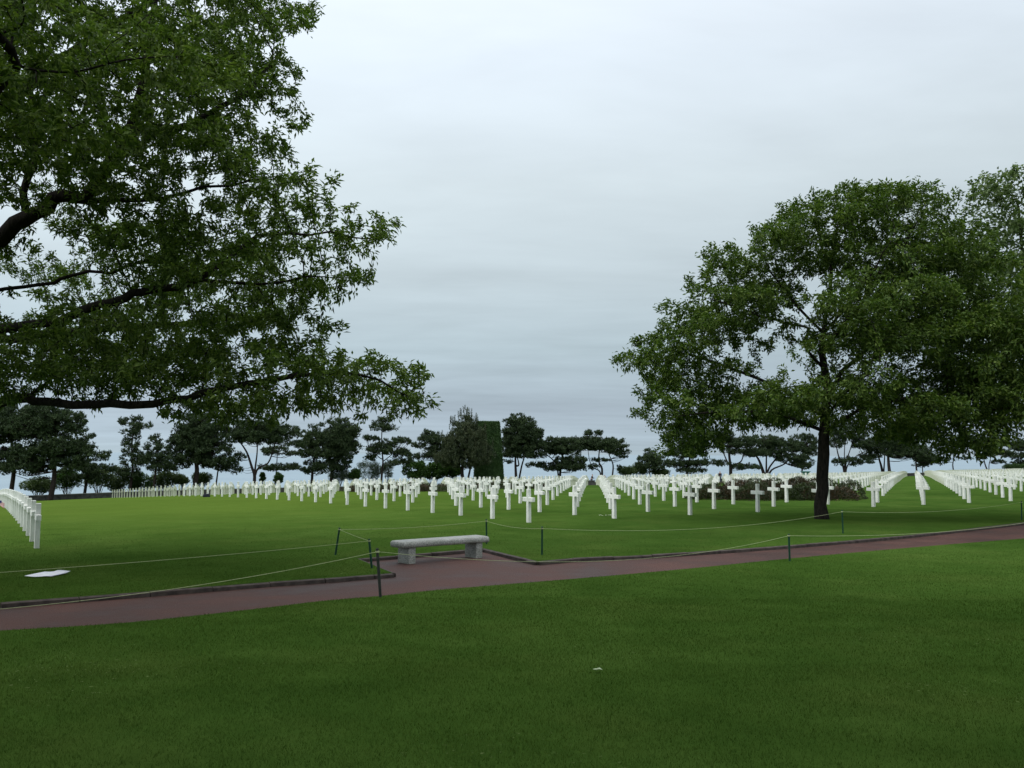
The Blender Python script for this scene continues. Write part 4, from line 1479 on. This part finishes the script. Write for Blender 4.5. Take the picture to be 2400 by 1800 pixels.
# dark stone block and people at the end of the aisle
def person(px, pyfeet_i, h, lab, lean=0.0, arm=0.0, facing=0.0, jacket='darkcloth'):
    x, y = edge_point(px, pyfeet_i)
    z = gz(x, y)
    root = empty('person', (x, y, z), facing)
    tag(root, lab, 'person', None)
    def skin(name, V, E_, rad, m, lvl=1):
        me = bpy.data.meshes.new(name)
        me.from_pydata([tuple(c * h / 1.75 for c in v) for v in V], E_, [])
        me.materials.append(M[m])
        o = bpy.data.objects.new(name, me)
        C.objects.link(o)
        o.parent = root
        o.modifiers.new('skin', 'SKIN')
        for k, v in enumerate(me.skin_vertices[0].data):
            v.radius = (rad[k], rad[k])
        me.skin_vertices[0].data[0].use_root = True
        sb = o.modifiers.new('sub', 'SUBSURF')
        sb.levels = lvl
        sb.render_levels = lvl
        return o
    l = lean
    V = [(0, 0, .95), (0, -l * .5, 1.2), (0, -l, 1.42), (0, -l * 1.1, 1.52), (0, -l * 1.2, 1.62), (0, -l * 1.2, 1.72),
         (.1, 0, .88), (.11, 0, .5), (.11, 0.02, .08), (.12, -.14, .03), (-.1, 0, .88), (-.11, .06, .5), (-.12, .08, .08), (-.13, -.08, .03),
         (.19, -l, 1.40), (.24, -l - .02, 1.12), (.22 - .05 * arm, -l - .06 - .2 * arm, .88 + .25 * arm), (-.19, -l, 1.40), (-.24, -l - .02 - .1 * arm, 1.14), (-.2, -l - .1 - .3 * arm, .9 + .25 * arm)]
    E_ = [(0, 1), (1, 2), (2, 3), (3, 4), (4, 5), (0, 6), (6, 7), (7, 8), (8, 9), (0, 10), (10, 11), (11, 12), (12, 13), (2, 14), (14, 15), (15, 16), (2, 17), (17, 18), (18, 19)]
    rad = [.13, .13, .13, .05, .095, .07, .085, .06, .04, .035, .085, .06, .04, .035, .055, .042, .032, .055, .042, .032]
    skin('body', V, E_, rad, 'skin')
    skin('jacket', [V[0], V[1], V[2], V[14], V[15], (V[16][0], V[16][1] + .02, V[16][2] + .05), V[17], V[18], (V[19][0], V[19][1] + .03, V[19][2] + .05)],
         [(0, 1), (1, 2), (2, 3), (3, 4), (4, 5), (2, 6), (6, 7), (7, 8)], [.16, .155, .15, .075, .06, .05, .075, .06, .05], jacket)
    skin('trousers', [(0, 0, .97), V[6], V[7], V[8], V[10], V[11], V[12]], [(0, 1), (1, 2), (2, 3), (0, 4), (4, 5), (5, 6)], [.14, .105, .08, .07, .105, .08, .07], 'jeans')
    skin('hair', [(0, -l * 1.15 + .02, 1.64), (0, -l * 1.2 + .015, 1.72)], [(0, 1)], [.098, .085], 'hair')
    return root


person(1386.5, 34.5, 1.74, 'person in dark clothes standing at the stone block at the end of the central aisle', .12, 1.0, R(70))
person(1417, 37, 1.72, 'distant person in dark clothes walking behind the crosses right of the central aisle', .05, .2, R(20))
person(1686, 30, 1.74, 'distant person in dark clothes standing in the grass aisle left of the heath mound', .02, .3, R(10))
x, y = edge_point(1386, 32.5)
z = gz(x, y)
blk = empty('stone_block', (x, y, z), R(-3))
tag(blk, 'dark low stone block closing the far end of the central aisle', 'stone block')
s = y / F
tz = onray(1386, 1125.7, y).z - z
mb = MB()
mb.box(-8.1 * s, 8.1 * s, -.3, .5, -.2, tz - .08)
mb.build('plinth', M['wall'], blk, bevel=.02)
mb = MB()
mb.box(-8.1 * s - .04, 8.1 * s + .04, -.34, .54, tz - .078, tz)
mb.build('slab', M['wall'], blk, bevel=.02)

# ------------------------------------------------------------------ bench
a = at(957.5, 1322.4, -PATH_D)
b = at(1116, 1308.8, -PATH_D)
d = Vector((VX, VY))
ang = math.atan2(b.y - a.y, b.x - a.x)
bench = empty('stone_bench', (a.x, a.y, gz(a.x, a.y) - PATH_D), ang)
tag(bench, 'grey speckled granite bench with rounded seat and two block legs on the path', 'bench')
LX, LY = .17, .42
Lb = (b - a).xy.length
for x0 in (0.0, Lb):
    mb = MB()
    mb.box(x0, x0 + LX, 0, LY, -.06, .325)
    mb.build('leg', M['granite'], bench, bevel=.012)
mb = MB()
x0, x1, y0, y1 = -.19, Lb + LX + .19, -.04, LY + .04
zb_, zt = .327, .455
rc = .07
def rrect(ins):
    pts = []
    for (cx_, cy_, a0) in ((x1 - rc, y1 - rc, 0), (x0 + rc, y1 - rc, 90), (x0 + rc, y0 + rc, 180), (x1 - rc, y0 + rc, 270)):
        for k in range(7):
            an = R(a0 + k * 15)
            pts.append((cx_ + math.cos(an) * (rc - ins), cy_ + math.sin(an) * (rc - ins)))
    return pts
prof = [(.018, zb_), (.004, zb_ + .02), (.0, zb_ + .05), (.004, zb_ + .085), (.02, zb_ + .112), (.045, zt - .003), (.065, zt)]
vs, fs = [], []
for ins_, z_ in prof:
    vs += [(px_, py_, z_) for px_, py_ in rrect(ins_)]
n = 28
for k in range(len(prof) - 1):
    for q in range(n):
        q2 = (q + 1) % n
        fs.append([k * n + q, k * n + q2, (k + 1) * n + q2, (k + 1) * n + q])
fs.append(list(range(n))[::-1])
fs.append([(len(prof) - 1) * n + q for q in range(n)])
mb.raw(vs, fs)
seat = mb.build('seat', M['granite'], bench, smooth=True)
me = seat.data
me.polygons[len(me.polygons) - 1].use_smooth = False
me.polygons[len(me.polygons) - 2].use_smooth = False

# ------------------------------------------------------------------ posts and cords
POSTS = [
 ((786, 1300.7), (796, 1236.4), 'post', 'leaning green post on the lawn left of the bench'),
 ((871.5, 1331.9), (865, 1263), 'post', 'green post at the lawn corner close left of the bench'),
 ((891.6, 1399.7), (884, 1285), 'postbrown', 'nearest dark post, on the near lawn edge before the bench'),
 ((1140.6, 1275), (1139.8, 1217), 'post', 'green post standing right behind the bench'),
 ((1270.2, 1300), (1270.7, 1234), 'post', 'green post at the kerb corner right of the bench'),
 ((1851, 1315), (1848.7, 1251), 'post', 'dark post on the near lawn edge right of centre'),
 ((1975.7, 1250), (1973.6, 1195.5), 'post', 'green post just right of the oak trunk'),
 ((2394.5, 1219.5), (2394, 1174), 'post', 'green post at the right edge of the picture'),
]
tops = []
for k, ((bx_, by_), (tx, ty), m, lab) in enumerate(POSTS):
    p = at(bx_, by_)
    t = onray(tx, ty, p.y)
    o = empty('rope_post', p)
    tag(o, lab, 'post', 'posts of the rope barrier')
    v = t - p
    mb = MB()
    w_ = .021
    mb.tube([tuple(v * -.15), (0, 0, 0), tuple(v * .5), tuple(v)], [w_, w_, w_, w_ * .95], 8)
    mb.build('stake', M[m], o, smooth=False, bevel=.002, seg=1)
    mb = MB()
    c = v * .93
    mb.tube([tuple(c - v.normalized() * .012), tuple(c + v.normalized() * .012)], [w_ + .006] * 2, 8)
    mb.build('cord_loop', M['rope'], o)
    tops.append(p + c)


def rope(a, b, sag, lab, r=.0036):
    o = empty('cord', a)
    pts = []
    n = 20
    for k in range(n + 1):
        t = k / n
        q = a.lerp(b, t)
        q.z -= sag * 4 * t * (1 - t)
        pts.append(tuple(q - a))
    mb = MB()
    mb.tube(pts, r, 5)
    m_ = mb.build('cord', M['rope'])
    bpy.data.objects.remove(o)
    m_.location = a
    tag(m_, lab, 'cord', 'cords of the rope barrier')
    return m_


def offrame(px, py, hgt):
    """top of the next post, which stands outside the frame"""
    lo = at(px, py)
    return lo + Vector((0, 0, hgt))


w_left = onray(-120, 1350, tops[1].y * .74)
rope(w_left, tops[1], .03, 'pale cord running from the left edge to the green post by the bench')
w_left2 = onray(-150, 1440, tops[2].y * .80)
rope(w_left2, tops[2], .10, 'pale cord crossing above the path from the left edge to the nearest post')
rope(tops[0], tops[1], .01, 'short pale cord between the two green posts left of the bench')
rope(tops[0], tops[3], .05, 'pale cord behind the bench between leaning post and far post')
rope(tops[3], tops[4], .06, 'pale cord from the post behind the bench to the kerb corner post')
rope(tops[4], tops[6], .22, 'long sagging cord running past the foot of the oak')
rope(tops[6], tops[7], .14, 'faint cord in shade right of the oak trunk')
rope(tops[2], tops[5], .30, 'long cord sagging low over the path in front of the bench')
rope(tops[5], onray(2520, 1205, tops[5].y * 1.33), .18, 'cord rising from the near dark post to the right edge', .0042)

# ------------------------------------------------------------------ small things
# paper sheet
c = at(112, 1349)
o = empty('paper_sheet', c, R(8))
n, V = 9, []
r = random.Random(3)
for jy in range(5):
    for ix in range(n):
        u, v = ix / (n - 1) - .5, jy / 4 - .5
        V.append((u * .46 + v * .10, v * .62 - .08 * u, .030 + .007 * math.sin(u * 7 + v * 2) + (.018 if jy == 4 and ix > 3 else 0)))
Fq = np.array([[jy * n + ix, jy * n + ix + 1, (jy + 1) * n + ix + 1, (jy + 1) * n + ix] for jy in range(4) for ix in range(n - 1)])
bpy.data.objects.remove(o)
o = mesh_np('paper_sheet', V, Fq, M['paper'])
sol = o.modifiers.new('thickness', 'SOLIDIFY')
sol.thickness = .002
o.location = c
o.rotation_euler = (0, 0, R(8))
tag(o, 'white paper sheet lying on the lawn beside the cord at left', 'paper')

# fallen pale leaf in the foreground
c = at(1400, 1577)
mb = MB()
pr = [(-.034, .004), (-.026, .020), (-.008, .024), (.006, .012), (.020, .020), (.034, -.004), (.040, -.022), (.012, -.026), (-.010, -.012), (-.030, -.008)]
vs = [(x, y, .030 + .006 * math.sin(x * 90)) for x, y in pr] + [(0.0, 0.0, .036)]
mb.raw(vs, [(k, (k + 1) % 10, 10) for k in range(10)])
o = mb.build('fallen_leaf', M['leafpale'], smooth=True)
sol = o.modifiers.new('thickness', 'SOLIDIFY')
sol.thickness = .0015
o.location = c
tag(o, 'single pale curled leaf lying on the foreground grass', 'leaf')


def bouquet(px, py, lab, n, sx, seed, cols):
    c = at(px, py)
    root = empty('flower_bunch', c)
    tag(root, lab, 'flowers')
    r = random.Random(seed)
    st, fl = MB(), MB()
    for k in range(n):
        x, y = r.uniform(-sx, sx), r.uniform(-.08, .08)
        st.tube([(x * .3 + .1, y, .02), (x, y, .05 + r.uniform(0, .05))], [.004, .003], 4)
        for q in range(6):
            a_ = q * math.pi / 3
            zz = .06 + r.uniform(0, .03)
            fl.raw([(x, y, zz), (x + .03 * math.cos(a_ - .4), y + .03 * math.sin(a_ - .4), zz + .015), (x + .04 * math.cos(a_), y + .04 * math.sin(a_), zz + .01), (x + .03 * math.cos(a_ + .4), y + .03 * math.sin(a_ + .4), zz + .015)], [(0, 1, 2, 3)])
    st.build('stalks', M['brightbush'], root)
    fl.build('petals', M[cols], root)
    return root


bouquet(1420, 1213, 'small bunch of white and yellow flowers lying beside a front cross right of the aisle', 7, .22, 1, 'petal')
bouquet(2268, 1175, 'small flowers set at the foot of a grey cross on the right', 4, .06, 2, 'whitecloth')

# small flag by the row at the left edge
c = at(2, 1195)
fr = empty('small_flag', (c.x - .02, c.y, c.z))
tag(fr, 'little striped flag on a stick beside the row at the left edge', 'flag')
mb = MB()
mb.tube([(-.06, 0, -.05), (-.06, 0, .5)], .006, 6)
mb.build('stick', M['rope'], fr)
for m_, par_ in (('redcloth', 0), ('whitecloth', 1)):
    mb = MB()
    for k in range(13):
        if k % 2 != par_:
            continue
        z0 = .48 - k * .0195
        for q in range(5):
            xa, xb = -.055 + q * .05, -.055 + (q + 1) * .05
            ya, yb = .02 * math.sin(q * 1.3), .02 * math.sin((q + 1) * 1.3)
            dz = -.03 * q
            dz2 = -.03 * (q + 1)
            mb.raw([(xa, ya, z0 + dz), (xb, yb, z0 + dz2), (xb, yb, z0 - .0195 + dz2), (xa, ya, z0 - .0195 + dz)], [(0, 1, 2, 3)])
    o = mb.build('red_stripes' if par_ == 0 else 'white_stripes', M[m_], fr)
    so = o.modifiers.new('t', 'SOLIDIFY')
    so.thickness = .002
mb = MB()
mb.box(-.055, .03, -.012, .012, .36, .485)
mb.build('canton', M['bluecloth'], fr)

# dark bag on the grass by the leftmost row
c = at(484, 1165)
bag = empty('bag', c, R(20))
tag(bag, 'small black bag lying on the grass before the distant crosses at left', 'bag')
mb = MB()
mb.box(-.28, .28, -.13, .13, -.01, .24, lambda q: (q[0] * (1 - .25 * (q[2] > .1)), q[1] * (1 - .3 * (q[2] > .1)), q[2]))
mb.build('pouch', M['darkcloth'], bag, bevel=.06, seg=3)
mb = MB()
mb.tube([(-.12, 0, .22), (-.08, 0, .31), (.08, 0, .31), (.12, 0, .22)], .012, 6)
mb.build('handle', M['darkcloth'], bag)

# green cabinet far off among the crosses
x, y = edge_point(1886, 45.4)
z = gz(x, y)
cab = empty('green_cabinet', (x, y, z))
tag(cab, 'pale green metal cabinet far off by the sea wall left of the oak trunk', 'cabinet')
tz = onray(1886, 1104.5, y).z - z
mb = MB()
mb.box(-.75, .75, -.4, .4, -.1, tz - .12)
mb.build('case', M['green_box'], cab, bevel=.02)
mb = MB()
mb.box(-.95, .95, -.6, .6, tz - .118, tz)
mb.build('lid', M['green_box'], cab, bevel=.02)
